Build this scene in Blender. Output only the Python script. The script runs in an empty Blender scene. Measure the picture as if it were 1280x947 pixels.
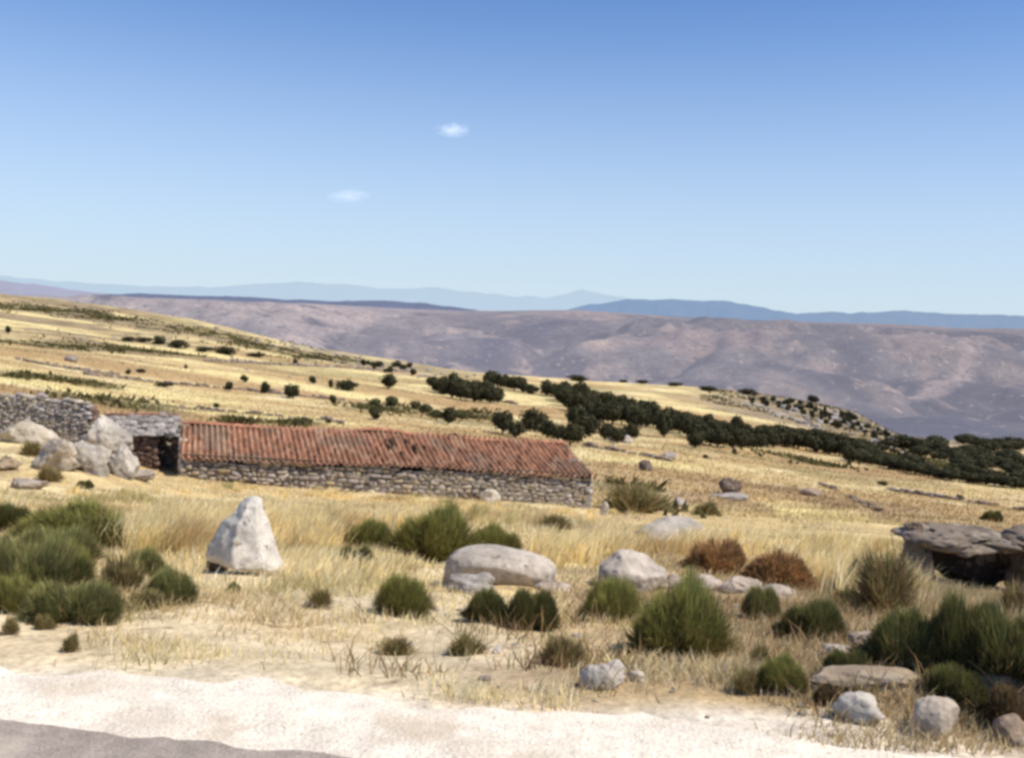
import bpy, math, random
import numpy as np
from mathutils import Vector, Matrix
random.seed(7); RNG = np.random.default_rng(7)
S = bpy.context.scene; COL = S.collection
R = math.radians
# ------------------------------------------------------------------ camera
F = 1250.0; W0, H0 = 1280.0, 947.0
EYE = 2.2
PITCH, ROLL = R(3.46), R(2.4)
CAM_M = Matrix.Rotation(R(90) - PITCH, 3, 'X') @ Matrix.Rotation(ROLL, 3, 'Z')
cam = bpy.data.cameras.new('camera'); cam.sensor_width = 36; cam.lens = F / W0 * 36
cam.clip_start = 0.1; cam.clip_end = 80000
co = bpy.data.objects.new('camera', cam); COL.objects.link(co)
co.matrix_world = Matrix.Translation((0, 0, EYE)) @ CAM_M.to_4x4()
S.camera = co
CM = np.array(CAM_M)
def ray(px, py):
    d = np.array([(px - W0/2)/F, (H0/2 - py)/F, -1.0])
    return CM @ d
def U(px, py, Y):
    d = ray(px, py); return Vector((d[0]/d[1]*Y, Y, EYE + d[2]/d[1]*Y))
def horizon(px): return 398 + 0.042*(px - 640)
# ------------------------------------------------------------------ noise
def _h(ix, iy, iz, seed):
    n = (ix.astype(np.int64)*374761393 + iy.astype(np.int64)*668265263 + iz.astype(np.int64)*2147483647 + seed*974634777) & 0xffffffff
    n = ((n ^ (n >> 13))*1274126177) & 0xffffffff
    n = (n ^ (n >> 16)) & 0xffffffff
    n = (n*2246822519) & 0xffffffff
    n = n ^ (n >> 15)
    return (n & 0xffffff)/float(0xffffff)*2 - 1
def vnoise(x, y, z=None, seed=0):
    x = np.asarray(x, float); y = np.asarray(y, float)
    z = np.zeros_like(x) if z is None else np.asarray(z, float)
    fx, fy, fz = np.floor(x), np.floor(y), np.floor(z)
    u, v, w = x-fx, y-fy, z-fz
    u = u*u*u*(u*(u*6-15)+10); v = v*v*v*(v*(v*6-15)+10); w = w*w*w*(w*(w*6-15)+10)
    r = 0
    for k in (0, 1):
        if k and not np.any(fz != z): break
        for j in (0, 1):
            for i in (0, 1):
                c = (u if i else 1-u)*(v if j else 1-v)*(w if k else 1-w)
                r = r + c*_h(fx+i, fy+j, fz+k, seed)
    return r
def fbm(x, y, z=None, o=4, seed=0, g=0.5):
    r = 0; a = 1.0; f = 1.0
    for k in range(o):
        r = r + a*vnoise(np.asarray(x)*f+k*17.3, np.asarray(y)*f-k*9.1, None if z is None else np.asarray(z)*f+k*3.7, seed+k)
        a *= g; f *= 2.03
    return r
def sstep(a, b, x):
    t = np.clip((np.asarray(x, float)-a)/(b-a), 0, 1); return t*t*(3-2*t)
def pchip(x, y, xi):
    x = np.asarray(x, float); y = np.asarray(y, float); h = np.diff(x); dl = np.diff(y)/h
    m = np.zeros_like(y)
    for i in range(1, len(x)-1):
        if dl[i-1]*dl[i] > 0:
            w1, w2 = 2*h[i]+h[i-1], h[i]+2*h[i-1]; m[i] = (w1+w2)/(w1/dl[i-1]+w2/dl[i])
    m[0] = dl[0]; m[-1] = dl[-1]
    k = np.clip(np.searchsorted(x, xi)-1, 0, len(h)-1); t = (xi-x[k])/h[k]
    t = np.clip(t, 0, 1)
    return ((2*t**3-3*t**2+1)*y[k] + (t**3-2*t**2+t)*h[k]*m[k] + (-2*t**3+3*t**2)*y[k+1] + (t**3-t**2)*h[k]*m[k+1])
# ------------------------------------------------------------------ terrain
# per column: px, then (distance, height below eye)
T_COLS = [
 (-500, [(43,-5.2),(90,-5.5),(200,-3),(330,4),(480,16),(540,17),(720,0),(1000,-70),(1200,-130)]),
 (0,    [(30,-5.4),(43,-6.3),(62,-6.9),(90,-7.8),(200,-9.2),(330,-7.4),(480,0.5),(530,1.6),(700,-18),(1000,-90),(1200,-150)]),
 (213,  [(43,-7.5),(85,-9.5),(150,-12),(220,-12.4),(320,-11.3),(480,-7.2),(520,-6.6),(680,-26),(1000,-100),(1200,-160)]),
 (427,  [(43,-8.0),(90,-10.5),(150,-13.9),(240,-16.4),(380,-18.4),(480,-19.6),(640,-42),(1000,-120),(1200,-170)]),
 (640,  [(44,-8.3),(85,-11),(140,-14.8),(230,-18.8),(350,-23),(460,-26.5),(620,-52),(1000,-130),(1200,-180)]),
 (853,  [(46,-9.0),(70,-10.8),(100,-13),(160,-17),(260,-22.5),(400,-26.6),(470,-29.0),(600,-60),(1000,-140),(1200,-185)]),
 (1067, [(47,-9.2),(75,-12.2),(110,-15.8),(160,-20.4),(230,-25.6),(380,-34.7),(470,-37),(600,-72),(1000,-150),(1200,-190)]),
 (1135, [(47,-9.3),(75,-12.4),(110,-16),(160,-20.8),(230,-26.6),(330,-34.3),(400,-40.6),(470,-49),(600,-80),(1000,-152),(1200,-192)]),
 (1280, [(47,-9.6),(75,-12.9),(110,-16.3),(150,-21.2),(220,-28),(320,-36),(420,-44),(600,-85),(1000,-155),(1200,-195)]),
 (1780, [(47,-10.4),(75,-14.4),(110,-19),(150,-25),(220,-34),(320,-46),(420,-58),(600,-100),(1000,-160),(1200,-200)]),
]
A0, A1 = -1.3, 1.3
LY = np.linspace(math.log(1.0), math.log(1200), 500)
AG = np.linspace(A0, A1, 260)
_t = []
for px, pts in T_COLS:
    y1, h1 = pts[0]; mid = [(y, -EYE-.03+(h1+EYE+.03)*(y-6.0)/(y1-6.0)) for y in (7, 9, 14, 22, 27)]
    ys = [0.5, 3.0, 6.0] + [p[0] for p in mid+pts]; hs = [-EYE, -EYE, -EYE-0.03] + [p[1] for p in mid+pts]
    _t.append(pchip(ys, hs, np.exp(LY)))
_t = np.array(_t); _a = np.array([(c[0]-640)/F for c in T_COLS])
TAB = np.array([pchip(_a, _t[:, k], AG) for k in range(len(LY))]).T      # [a, logY]
def y_shoulder(x): return np.interp(x, [-60,-12,-3.1,-.19,.8,1.55,1.94,3.2,12,60], [12,6.8,5.80,5.62,5.45,5.26,5.12,4.80,2.5,-12])
def y_asphalt(x): return 4.67 - 0.173*np.asarray(x)
MOUNDS = []     # (x, y, rx, ry, h)
def T(x, y):
    x = np.asarray(x, float); y = np.maximum(np.asarray(y, float), 1.0)
    a = np.clip(x/y, A0, A1-1e-6); ly = np.clip(np.log(y), LY[0], LY[-1]-1e-6)
    fa = (a-A0)/(A1-A0)*(len(AG)-1); fy = (ly-LY[0])/(LY[-1]-LY[0])*(len(LY)-1)
    i = np.minimum(fa.astype(int), len(AG)-2); j = np.minimum(fy.astype(int), len(LY)-2); u = fa-i; v = fy-j
    h = TAB[i,j]*(1-u)*(1-v)+TAB[i+1,j]*u*(1-v)+TAB[i,j+1]*(1-u)*v+TAB[i+1,j+1]*u*v + EYE
    t = y - y_shoulder(x)
    k = sstep(-0.1, 3.0, t)
    n = 0.09*fbm(x/5.0, y/5.0, o=3, seed=3) + 0.045*fbm(x/0.9, y/0.9, o=3, seed=5)
    far = sstep(60, 220, y)
    n = n*(1-far*0.5) + far*(0.9*fbm(x/60, y/45, o=4, seed=9))
    h = np.where(t < -0.1, -0.03, h*sstep(-.2, .4, t) - 0.03*(1-sstep(-.2, .4, t)) + n*k)
    for (mx, my, rx, ry, mh) in MOUNDS:
        h = h + mh*np.exp(-((x-mx)/rx)**2-((y-my)/ry)**2)
    return h
YS = np.exp(np.linspace(math.log(3.2), math.log(1150), 2600))
def G(px, py):
    """point of the ground seen at a picture position"""
    d = ray(px, py); xs = d[0]/d[1]*YS; zs = EYE + d[2]/d[1]*YS; t = T(xs, YS)
    hit = np.nonzero(t >= zs)[0]
    if len(hit): k = hit[0]
    else: k = int(np.argmax((t-zs)/YS)); 
    return Vector((xs[k], YS[k], float(t[k])))
def gz(x, y): return float(T(np.array([x]), np.array([y]))[0])
for (px, py, wpx, dy, mh) in ((1130,868,170,.35,.13),(1290,872,120,.6,.2),(870,740,140,.35,.10),(620,730,100,.5,.06),(90,600,130,3.0,.5),(840,668,60,1.4,.35),(1255,660,130,1.2,.22)):
    p = G(px, py); MOUNDS.append((p.x, p.y, wpx*p.y/F*.7, dy, mh))
# ------------------------------------------------------------------ helpers
def props(o, label=None, cat=None, group=None, kind=None):
    if label: o['label'] = label
    if cat: o['category'] = cat
    if group: o['group'] = group
    if kind: o['kind'] = kind
    return o
def link(name, me, parent=None):
    o = bpy.data.objects.new(name, me); COL.objects.link(o)
    if parent: o.parent = parent
    return o
def empty(name, loc, rz=0):
    o = bpy.data.objects.new(name, None); COL.objects.link(o); o.location = loc; o.rotation_euler.z = rz
    o.empty_display_size = .1
    return o
def mesh(name, V, Fc, m, col=None, smooth=False):
    """V (n,3); Fc list of faces or int array (m,3|4) or list of such arrays"""
    me = bpy.data.meshes.new(name)
    V = np.asarray(V, np.float32)
    if isinstance(Fc, np.ndarray): Fc = [Fc]
    if len(Fc) and isinstance(Fc[0], np.ndarray) and Fc[0].ndim == 2:
        loops = np.concatenate([f.ravel() for f in Fc]); tot = np.concatenate([np.full(len(f), f.shape[1]) for f in Fc])
    else:
        loops = np.array([i for f in Fc for i in f]); tot = np.array([len(f) for f in Fc])
    st = np.concatenate([[0], np.cumsum(tot)[:-1]])
    me.vertices.add(len(V)); me.vertices.foreach_set('co', V.ravel())
    me.loops.add(len(loops)); me.loops.foreach_set('vertex_index', loops.astype(np.int32))
    me.polygons.add(len(tot)); me.polygons.foreach_set('loop_start', st.astype(np.int32))
    me.polygons.foreach_set('use_smooth', np.full(len(tot), smooth))
    me.update(calc_edges=True); me.validate()
    if col is not None:
        c = np.ones((len(V), 4), np.float32); c[:, :3] = col
        at = me.color_attributes.new('Col', 'FLOAT_COLOR', 'POINT'); at.data.foreach_set('color', c.ravel())
    me.materials.append(m)
    return me
def grid_faces(nr, nc):
    i = np.arange(nr*nc).reshape(nr, nc)
    return np.stack([i[:-1,:-1].ravel(), i[:-1,1:].ravel(), i[1:,1:].ravel(), i[1:,:-1].ravel()], 1)
# ------------------------------------------------------------------ materials
def mat(name, base=(.5,.5,.5), attr=True, scales=((6,.35),), bump=0.0, bscale=12, rough=.95, transl=0.0, haze=None, hz=0.0, spots=None, coords='Object'):
    m = bpy.data.materials.new(name); m.use_nodes = True
    n = m.node_tree.nodes; l = m.node_tree.links; n.clear()
    out = n.new('ShaderNodeOutputMaterial'); b = n.new('ShaderNodeBsdfPrincipled')
    b.inputs['Roughness'].default_value = rough; b.inputs['Specular IOR Level'].default_value = .12
    if attr:
        a = n.new('ShaderNodeAttribute'); a.attribute_name = 'Col'; c = a.outputs['Color']
    else:
        a = n.new('ShaderNodeRGB'); a.outputs[0].default_value = (*base, 1); c = a.outputs[0]
    tc = n.new('ShaderNodeNewGeometry') if coords == 'World' else n.new('ShaderNodeTexCoord')
    vec = tc.outputs['Position'] if coords == 'World' else tc.outputs['Object']
    for sc, amt in scales:
        t = n.new('ShaderNodeTexNoise'); t.inputs['Scale'].default_value = sc; t.inputs['Detail'].default_value = 5; t.inputs['Roughness'].default_value = .65
        l.new(vec, t.inputs['Vector'])
        r = n.new('ShaderNodeMapRange'); r.inputs[1].default_value = .3; r.inputs[2].default_value = .7
        r.inputs[3].default_value = 1-amt; r.inputs[4].default_value = 1+amt; l.new(t.outputs['Fac'], r.inputs[0])
        x = n.new('ShaderNodeVectorMath'); x.operation = 'SCALE'; l.new(c, x.inputs[0]); l.new(r.outputs[0], x.inputs['Scale']); c = x.outputs[0]
    if spots:
        for (sc, lo, hi, colr) in spots:
            t = n.new('ShaderNodeTexNoise'); t.inputs['Scale'].default_value = sc; t.inputs['Detail'].default_value = 4; t.inputs['Roughness'].default_value = .6
            l.new(vec, t.inputs['Vector'])
            r = n.new('ShaderNodeMapRange'); r.inputs[1].default_value = lo; r.inputs[2].default_value = hi; l.new(t.outputs['Fac'], r.inputs[0])
            x = n.new('ShaderNodeMix'); x.data_type = 'RGBA'; l.new(r.outputs[0], x.inputs[0]); l.new(c, x.inputs[6]); x.inputs[7].default_value = (*colr, 1); c = x.outputs[2]
    l.new(c, b.inputs['Base Color'])
    if bump:
        t = n.new('ShaderNodeTexNoise'); t.inputs['Scale'].default_value = bscale; t.inputs['Detail'].default_value = 6; l.new(vec, t.inputs['Vector'])
        bp = n.new('ShaderNodeBump'); bp.inputs['Strength'].default_value = 1; bp.inputs['Distance'].default_value = bump
        l.new(t.outputs['Fac'], bp.inputs['Height']); l.new(bp.outputs[0], b.inputs['Normal'])
    sh = b.outputs[0]
    if transl:
        tr = n.new('ShaderNodeBsdfTranslucent'); l.new(c, tr.inputs[0]); mx = n.new('ShaderNodeMixShader'); mx.inputs[0].default_value = transl
        l.new(sh, mx.inputs[1]); l.new(tr.outputs[0], mx.inputs[2]); sh = mx.outputs[0]
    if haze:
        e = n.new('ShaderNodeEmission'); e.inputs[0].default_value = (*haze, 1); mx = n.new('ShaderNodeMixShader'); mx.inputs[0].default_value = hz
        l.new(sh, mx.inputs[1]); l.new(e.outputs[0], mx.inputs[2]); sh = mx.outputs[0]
    l.new(sh, out.inputs[0])
    return m
M_ground = mat('dry_ground', scales=((.35,.22),(3,.25),(22,.30)), bump=.03, bscale=9, coords='World', spots=((5.5,.60,.70,(.25,.17,.10)),))
M_shoulder = mat('pale_gravel', (.80,.715,.585), False, ((.9,.14),(7,.18),(60,.32)), bump=.014, bscale=45, coords='World', spots=((1.3,.52,.72,(.56,.46,.33)),(14,.62,.72,(.42,.35,.27))))
M_road = mat('worn_asphalt', (.355,.30,.255), False, ((1.1,.2),(9,.15),(60,.35)), bump=.008, bscale=70, coords='World', spots=((2.2,.54,.72,(.52,.45,.35)),(16,.62,.72,(.20,.17,.14))))
M_grass = mat('straw', scales=((1.5,.15),), transl=.38, rough=.8, coords='World')
M_leaf = mat('leaves', scales=((2.5,.3),), transl=.12, rough=.75)
M_bush = mat('broom_stems', scales=((3,.25),), transl=.35, rough=.8)
M_bark = mat('bark', (.10,.075,.05), False, ((8,.35),), bump=.02)
M_rock = mat('granite', scales=((1.3,.14),(7,.18),(50,.16)), bump=.03, bscale=7, spots=((2.6,.56,.68,(.30,.27,.23)),(6,.60,.70,(.36,.31,.20)),(13,.60,.70,(.17,.155,.135))))
M_rubble = mat('rubble', scales=((3,.22),(18,.25)), bump=.02, bscale=14, spots=((5,.60,.72,(.24,.20,.14)),))
M_tile = mat('clay_tiles', scales=((1.1,.20),(6,.25),(30,.15)), bump=.008, bscale=30, spots=((1.4,.58,.74,(.40,.27,.19)),(4,.64,.74,(.16,.10,.07))))
M_wood = mat('old_wood', (.12,.085,.06), False, ((9,.35),))
M_dark = mat('dark_earth', (.05,.04,.03), False, ((9,.35),))
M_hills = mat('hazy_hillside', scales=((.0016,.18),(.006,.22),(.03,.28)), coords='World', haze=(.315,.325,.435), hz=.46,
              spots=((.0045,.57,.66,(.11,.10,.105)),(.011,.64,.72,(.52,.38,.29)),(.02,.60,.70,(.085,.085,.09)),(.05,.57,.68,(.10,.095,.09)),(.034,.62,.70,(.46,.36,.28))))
# ------------------------------------------------------------------ ground sheet
NR, NC = 470, 560
yy = np.exp(np.linspace(math.log(2.2), math.log(1190), NR))
aa = np.linspace(-1.15, 1.15, NC)
Yg = np.repeat(yy[:, None], NC, 1); Xg = aa[None, :]*(Yg+6)
Zg = T(Xg, Yg)
def ellipses(lst):
    out = []
    for (px, py, rx, ry) in lst:
        c = G(px, py); b = G(px, py+ry); t_ = G(px, py-ry); out.append((c.x, c.y, rx*c.y/F, max(abs(t_.y-b.y)/2, 1.0), c))
    return out
OLIVE = ellipses([(20,470,45,7),(70,474,50,8),(165,505,60,9),(60,432,110,9),(190,440,70,5),(15,384,55,10),(85,390,45,7),(140,398,40,6),(300,526,26,4),(375,529,20,4),
                  (1180,580,70,16),(1265,586,70,18),(1350,590,60,18),(1110,572,40,8),(800,622,55,16),(480,512,50,7),(590,520,30,6),(1010,578,60,4),(1120,570,40,8),(250,415,70,6),(330,432,60,6),(400,448,40,6)])
BROWNP = ellipses([(960,510,90,10),(1060,528,70,14),(880,500,60,6),(1010,622,120,14),(900,628,60,9),(1180,650,120,10),(1100,560,60,9),(700,655,60,8),(300,600,80,5)])
STONY = ellipses([(1085,530,60,18),(1110,540,40,10),(1060,512,60,14),(1000,498,50,7),(1020,525,60,10),(500,458,80,7),(420,440,60,7)])
def patch(x, y, lst, seed, soft=.5):
    w = np.zeros_like(x)
    nn = 0.45*fbm(x/6, y/9, o=4, seed=seed)
    for (cx, cy, rx, ry, _) in lst:
        w = np.maximum(w, sstep(1.2, .55, np.sqrt(((x-cx)/rx)**2+((y-cy)/ry)**2) + nn))
    return w
def mix3(c, col, w): return c*(1-w[..., None]) + np.array(col)*w[..., None]
def ground_col(x, y):
    c = np.zeros(x.shape+(3,)) + np.array((.60,.45,.215))
    n1 = fbm(x/40, y/14, o=4, seed=21); n2 = fbm(x/7, y/3.5, o=4, seed=22); n3 = fbm(x/1.6, y/1.1, o=4, seed=23)
    c = mix3(c, (.74,.62,.36), sstep(0, .8, n2))
    c = mix3(c, (.43,.29,.135), sstep(.0, .6, n1)*.9*sstep(30, 80, y))
    c = mix3(c, (.76,.63,.30), sstep(-.05, -.6, n1)*.9)
    c = mix3(c, (.42,.31,.17), sstep(.15, .8, n3)*.7*sstep(120, 40, y))
    t = y - y_shoulder(x)
    # bare pale earth beside the road on the left, browner on the right
    c = mix3(c, (.66,.555,.38), sstep(6.5, .8, t + 2.4*n3 + 1.2*n2)*.8*sstep(1.5, -.5, x + .5*n2))
    c = mix3(c, (.31,.22,.135), sstep(-.4, 1.8, x - .06*(y-6) + .8*n3 + .6*n2)*sstep(20, 12, y + 3*n2)*.8)
    c = mix3(c, (.74,.655,.53), sstep(.45, -.1, t + .35*n3)*.95)
    c = mix3(c, (.33,.22,.115), patch(x, y, BROWNP, 31)*.7)
    c = mix3(c, (.18,.15,.065), patch(x, y, OLIVE, 32)*.85)
    c = mix3(c, (.36,.29,.20), patch(x, y, STONY, 33)*.7)
    # upper left hillside greys with stones and heather
    hl = np.maximum(sstep(190, 330, y + 40*n1)*sstep(-.22, -.42, x/y), sstep(330, 430, y + 40*n1)*sstep(.02, -.1, x/y))
    c = mix3(c, (.34,.26,.155), hl*sstep(-.9, .3, n1+n2*.5)*.9)
    c = mix3(c, (.20,.165,.09), hl*sstep(.0, .6, n2+n1*.5)*.75)
    c = mix3(c, (.30,.245,.11), sstep(.2, .8, fbm(x/30, y/22, o=4, seed=27))*sstep(60, 110, y)*.6)
    kn = sstep(.17, .25, x/y)*sstep(.50, .42, x/y)*sstep(250, 330, y)
    c = mix3(c, (.30,.225,.135), kn*.9); c = mix3(c, (.19,.16,.095), kn*sstep(-.3, .6, fbm(x/9, y/16, o=4, seed=28))*.8); c = mix3(c, (.42,.38,.34), kn*sstep(.3, .8, fbm(x/5, y/9, o=3, seed=29))*.8)
    return c
ground = link('ground', mesh('ground', np.stack([Xg, Yg, Zg], -1).reshape(-1, 3), grid_faces(NR, NC)[:, ::-1].copy()[:, :], M_ground, ground_col(Xg, Yg).reshape(-1, 3), True))
props(ground, kind='structure')
# road and shoulder
def strip(name, f0, f1, z, m, nx=500, ny=30, seed=1, rag=0.0):
    xs = np.linspace(-24, 14, nx); lo = f0(xs); hi = f1(xs)
    hi = hi + rag*fbm(xs*2.2, xs*0, o=4, seed=seed)
    t = np.linspace(0, 1, ny)[:, None]
    Y = lo*(1-t)+hi*t; X = np.repeat(xs[None], ny, 0)
    Z = z + 0.012*fbm(X*1.2, Y*1.2, o=2, seed=seed+3)*np.minimum(1, (1-t)*6) 
    o = link(name, mesh(name, np.stack([X, Y, Z], -1).reshape(-1, 3), grid_faces(ny, nx), m, None, True)); props(o, kind='structure')
strip('road', lambda x: y_asphalt(x)-7.5, lambda x: y_asphalt(x), 0.016, M_road, seed=4, rag=.07)
strip('gravel_shoulder', lambda x: y_asphalt(x)-.5, lambda x: np.maximum(y_shoulder(x)+.02, y_asphalt(x)-.3), 0.0, M_shoulder, seed=6, rag=.11)
# ------------------------------------------------------------------ far hills
nr, nc = 300, 620
yh = np.exp(np.linspace(math.log(950), math.log(9000), nr)); ah = np.linspace(-1.2, 1.2, nc)
YH = np.repeat(yh[:, None], nc, 1); AH = np.repeat(ah[None], nr, 0); XH = AH*YH
crest_off = np.interp(AH*F+640, [-400,130,300,450,575,640,720,850,1000,1100,1190,1280,1800], [0,5,8,7,8,10,14,10,11,13,11,13,16])
base = np.interp(YH, [900,1200,1600,2300,3000,4000,5000,6000,7000,9000], [-190,-205,-195,-188,-175,-120,-40,0,-20,-60])
CR = crest_off*6000/F
k = sstep(2500, 6000, YH)
env = sstep(1700, 3000, YH)*(1-.97*sstep(4500, 5700, YH))
rid = 1-np.abs(fbm(XH/1100+.35*fbm(XH/900, YH/900, o=2, seed=45), YH/1700, o=4, seed=41))*1.6
ZH = base + CR*k + env*(115*rid-48) + env*22*fbm(XH/260, YH/260, o=4, seed=42) + 6*fbm(XH/300, YH/300, o=3, seed=43)*(1-.5*k) + EYE
hc = np.zeros(XH.shape+(3,)) + np.array((.255,.222,.20))
h1 = fbm(XH/420, YH/420, o=5, seed=51); h2 = fbm(XH/160, YH/160, o=4, seed=52)
hc = mix3(hc, (.44,.33,.275), sstep(.0, .8, h1 + (rid-.5)*.5)); hc = mix3(hc, (.13,.115,.12), sstep(-.05, .6, -h1 - (rid-.5)*.9)*.9)
hc = mix3(hc, (.52,.40,.30), sstep(.45, .9, h2)*.6)
hc = mix3(hc, (.46,.36,.33), sstep(4300, 5900, YH)*sstep(.1, -.2, AH)*.75)
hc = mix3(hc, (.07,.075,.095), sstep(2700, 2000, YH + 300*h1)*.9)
def far_streak(pts, wid, col):
    global hc
    d = np.full(XH.shape, 1e9)
    for (p, q) in zip(pts[:-1], pts[1:]):
        p = np.array(p); q = np.array(q); v = q-p; t = np.clip(((XH-p[0])*v[0]+(YH-p[1])*v[1])/(v@v), 0, 1)
        d = np.minimum(d, np.hypot(XH-p[0]-t*v[0], YH-p[1]-t*v[1]))
    hc = mix3(hc, col, sstep(wid*1.4, wid*.4, d + wid*.6*h2)*.8)
def fh(px, Y): return ((px-640)/F*Y, Y)
hc = mix3(hc, (.42,.34,.285), sstep(-.02, -.3, AH)*.55)
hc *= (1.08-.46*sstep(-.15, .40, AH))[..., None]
far_streak([fh(1140,3300), fh(1190,3800), fh(1230,4500), fh(1290,4650)], 60, (.44,.33,.27))
far_streak([fh(1060,4600), fh(1090,4900), fh(1115,5100)], 60, (.42,.32,.27))
far_streak([fh(600,4050), fh(640,4500), fh(672,5100), fh(695,5200)], 70, (.08,.08,.11))
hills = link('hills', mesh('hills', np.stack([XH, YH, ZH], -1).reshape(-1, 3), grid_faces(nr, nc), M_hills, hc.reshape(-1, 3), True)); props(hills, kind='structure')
def ridge(name, pts, Y, drop, base, haze, hz, amp, seed):
    px = np.linspace(pts[0][0], pts[-1][0], 260); py = np.interp(px, [p[0] for p in pts], [p[1] for p in pts])
    nv = 24; v = np.linspace(-1, 1, nv)[:, None]
    x0 = (px-640)/F*Y; z0 = EYE + (horizon(px)-py)/F*Y + amp*fbm(px/22, px*0, o=4, seed=seed)
    Yr = Y + v*Y*.14 + 0*x0; X = x0*(1+v*.14); Z = z0 - drop*np.abs(v)**1.5*(1 + .35*fbm(X/(Y*.02), Yr/(Y*.03), o=3, seed=seed+1))
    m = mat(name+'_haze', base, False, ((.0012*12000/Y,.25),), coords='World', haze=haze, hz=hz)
    o = link(name, mesh(name, np.stack([X, Yr, Z], -1).reshape(-1, 3), grid_faces(nv, len(px)), m, None, True)); props(o, kind='structure')
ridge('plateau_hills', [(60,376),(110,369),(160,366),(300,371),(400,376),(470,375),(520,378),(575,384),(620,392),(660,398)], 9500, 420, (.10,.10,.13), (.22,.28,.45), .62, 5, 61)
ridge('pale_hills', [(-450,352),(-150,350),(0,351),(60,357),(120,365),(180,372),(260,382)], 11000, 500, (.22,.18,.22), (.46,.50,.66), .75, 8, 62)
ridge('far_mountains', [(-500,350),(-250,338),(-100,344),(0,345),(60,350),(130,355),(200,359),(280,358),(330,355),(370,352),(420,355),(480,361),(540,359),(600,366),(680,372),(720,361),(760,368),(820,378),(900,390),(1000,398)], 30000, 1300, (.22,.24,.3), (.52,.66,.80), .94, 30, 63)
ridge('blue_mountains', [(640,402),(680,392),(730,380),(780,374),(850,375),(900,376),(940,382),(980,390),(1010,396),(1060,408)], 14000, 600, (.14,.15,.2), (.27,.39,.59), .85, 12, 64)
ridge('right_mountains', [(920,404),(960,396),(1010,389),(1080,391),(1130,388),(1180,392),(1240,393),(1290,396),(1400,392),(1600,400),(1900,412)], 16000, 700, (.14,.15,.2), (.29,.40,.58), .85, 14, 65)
# sheet of lower country that carries the land on to the horizon
g = np.linspace(-1, 1, 30); gx, gy = np.meshgrid(g*60000, np.linspace(8000, 60000, 20))
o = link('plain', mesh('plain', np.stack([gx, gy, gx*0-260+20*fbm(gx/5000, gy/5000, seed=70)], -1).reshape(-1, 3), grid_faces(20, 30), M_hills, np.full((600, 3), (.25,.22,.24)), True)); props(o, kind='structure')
# ------------------------------------------------------------------ rocks
def icos(sub):
    import bmesh
    bm = bmesh.new(); bmesh.ops.create_icosphere(bm, subdivisions=sub, radius=1)
    V = np.array([v.co[:] for v in bm.verts]); Fc = np.array([[v.index for v in f.verts] for f in bm.faces]); bm.free()
    return V, Fc
ICO = {s: icos(s) for s in (1, 2, 3, 4, 5)}
def rock_geo(sx, sy, sz, seed, sub=4, cuts=7, rough=.10, warp=None):
    V, Fc = ICO[sub]; V = V.copy(); r = np.random.default_rng(seed)
    for _ in range(cuts):
        n = r.normal(size=3); n /= np.linalg.norm(n); c = r.uniform(.52, .86)
        d = V@n; V -= np.where(d > c, (d-c)*.92, 0)[:, None]*n
    L = np.linalg.norm(V, axis=1, keepdims=True); N = V/L
    d = fbm(V[:,0]*1.3+seed, V[:,1]*1.3, V[:,2]*1.3, o=3, seed=seed % 97)*rough*1.3 + fbm(V[:,0]*4+seed, V[:,1]*4, V[:,2]*4, o=4, seed=seed % 89, g=.6)*rough*.45 - np.maximum(0, .12-np.abs(fbm(V[:,0]*1.8+seed, V[:,1]*1.8, V[:,2]*2.4, o=2, seed=seed % 83)))*rough*5*.5
    V = V + N*d[:, None]
    V += N*(np.round(fbm(V[:,0]*.9+seed, V[:,1]*.9, V[:,2]*.9, o=2, seed=seed % 71)*3.2)/3.2*rough*.9)[:, None]
    if warp: V = warp(V)
    return V*np.array((sx, sy, sz)), Fc
GRAN = (.54,.505,.45)
def rock(name, cx, by, wpx, hpx, label, cat='rock', col=GRAN, seed=1, depth=.8, cuts=7, rough=.10, warp=None, sink=.35, sub=5, rz=0.0, group=None, m=None, flat=False, Y=None, parent=None):
    p = G(cx, by)
    if Y: p = U(cx, by, Y)
    s = p.y/F; w = wpx*s; h = hpx*s
    sx = w/2; sz = h/2*(1+sink); sy = sx*depth
    V, Fc = rock_geo(sx, sy, sz, seed, sub, cuts, rough, warp)
    if rz: c, q = math.cos(rz), math.sin(rz); V = V@np.array([[c,q,0],[-q,c,0],[0,0,1]])
    V[:, 2] += -V[:, 2].max() + h
    n = fbm(V[:,0]*2/max(w,.1)*1.5+seed, V[:,1]*3/max(w,.1), V[:,2]*3/max(w,.1), o=3, seed=5)
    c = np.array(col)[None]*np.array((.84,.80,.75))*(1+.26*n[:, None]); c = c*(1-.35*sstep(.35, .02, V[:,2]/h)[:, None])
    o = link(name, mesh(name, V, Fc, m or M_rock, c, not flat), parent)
    dy = sy*.75; o.location = (p.x*(1+dy/p.y), p.y + dy, gz(p.x*(1+dy/p.y), p.y + dy) if p.y < 70 else p.z)
    if not parent: props(o, label, cat, group)
    return o
def pyr(V):
    V = V.copy(); t = np.clip((V[:,2]+1)/2, 0, 1)
    k = 1.18 - .95*t**.85
    V[:,0] = V[:,0]*k*1.35 + .22*(t-.3) ; V[:,1] *= k*1.2
    d = V[:,0]*.55 - V[:,1]*.75 + V[:,2]*.35; V -= (np.maximum(d-.42, 0)*.8)[:,None]*np.array([[.55,-.75,.35]])
    d = -V[:,0]*.8 - V[:,1]*.5 + V[:,2]*.33; V -= (np.maximum(d-.5, 0)*.8)[:,None]*np.array([[-.8,-.5,.33]])
    return V
ROCKS = []
def RK(*a, **k): o = rock(*a, **k); ROCKS.append(o); return o
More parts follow.
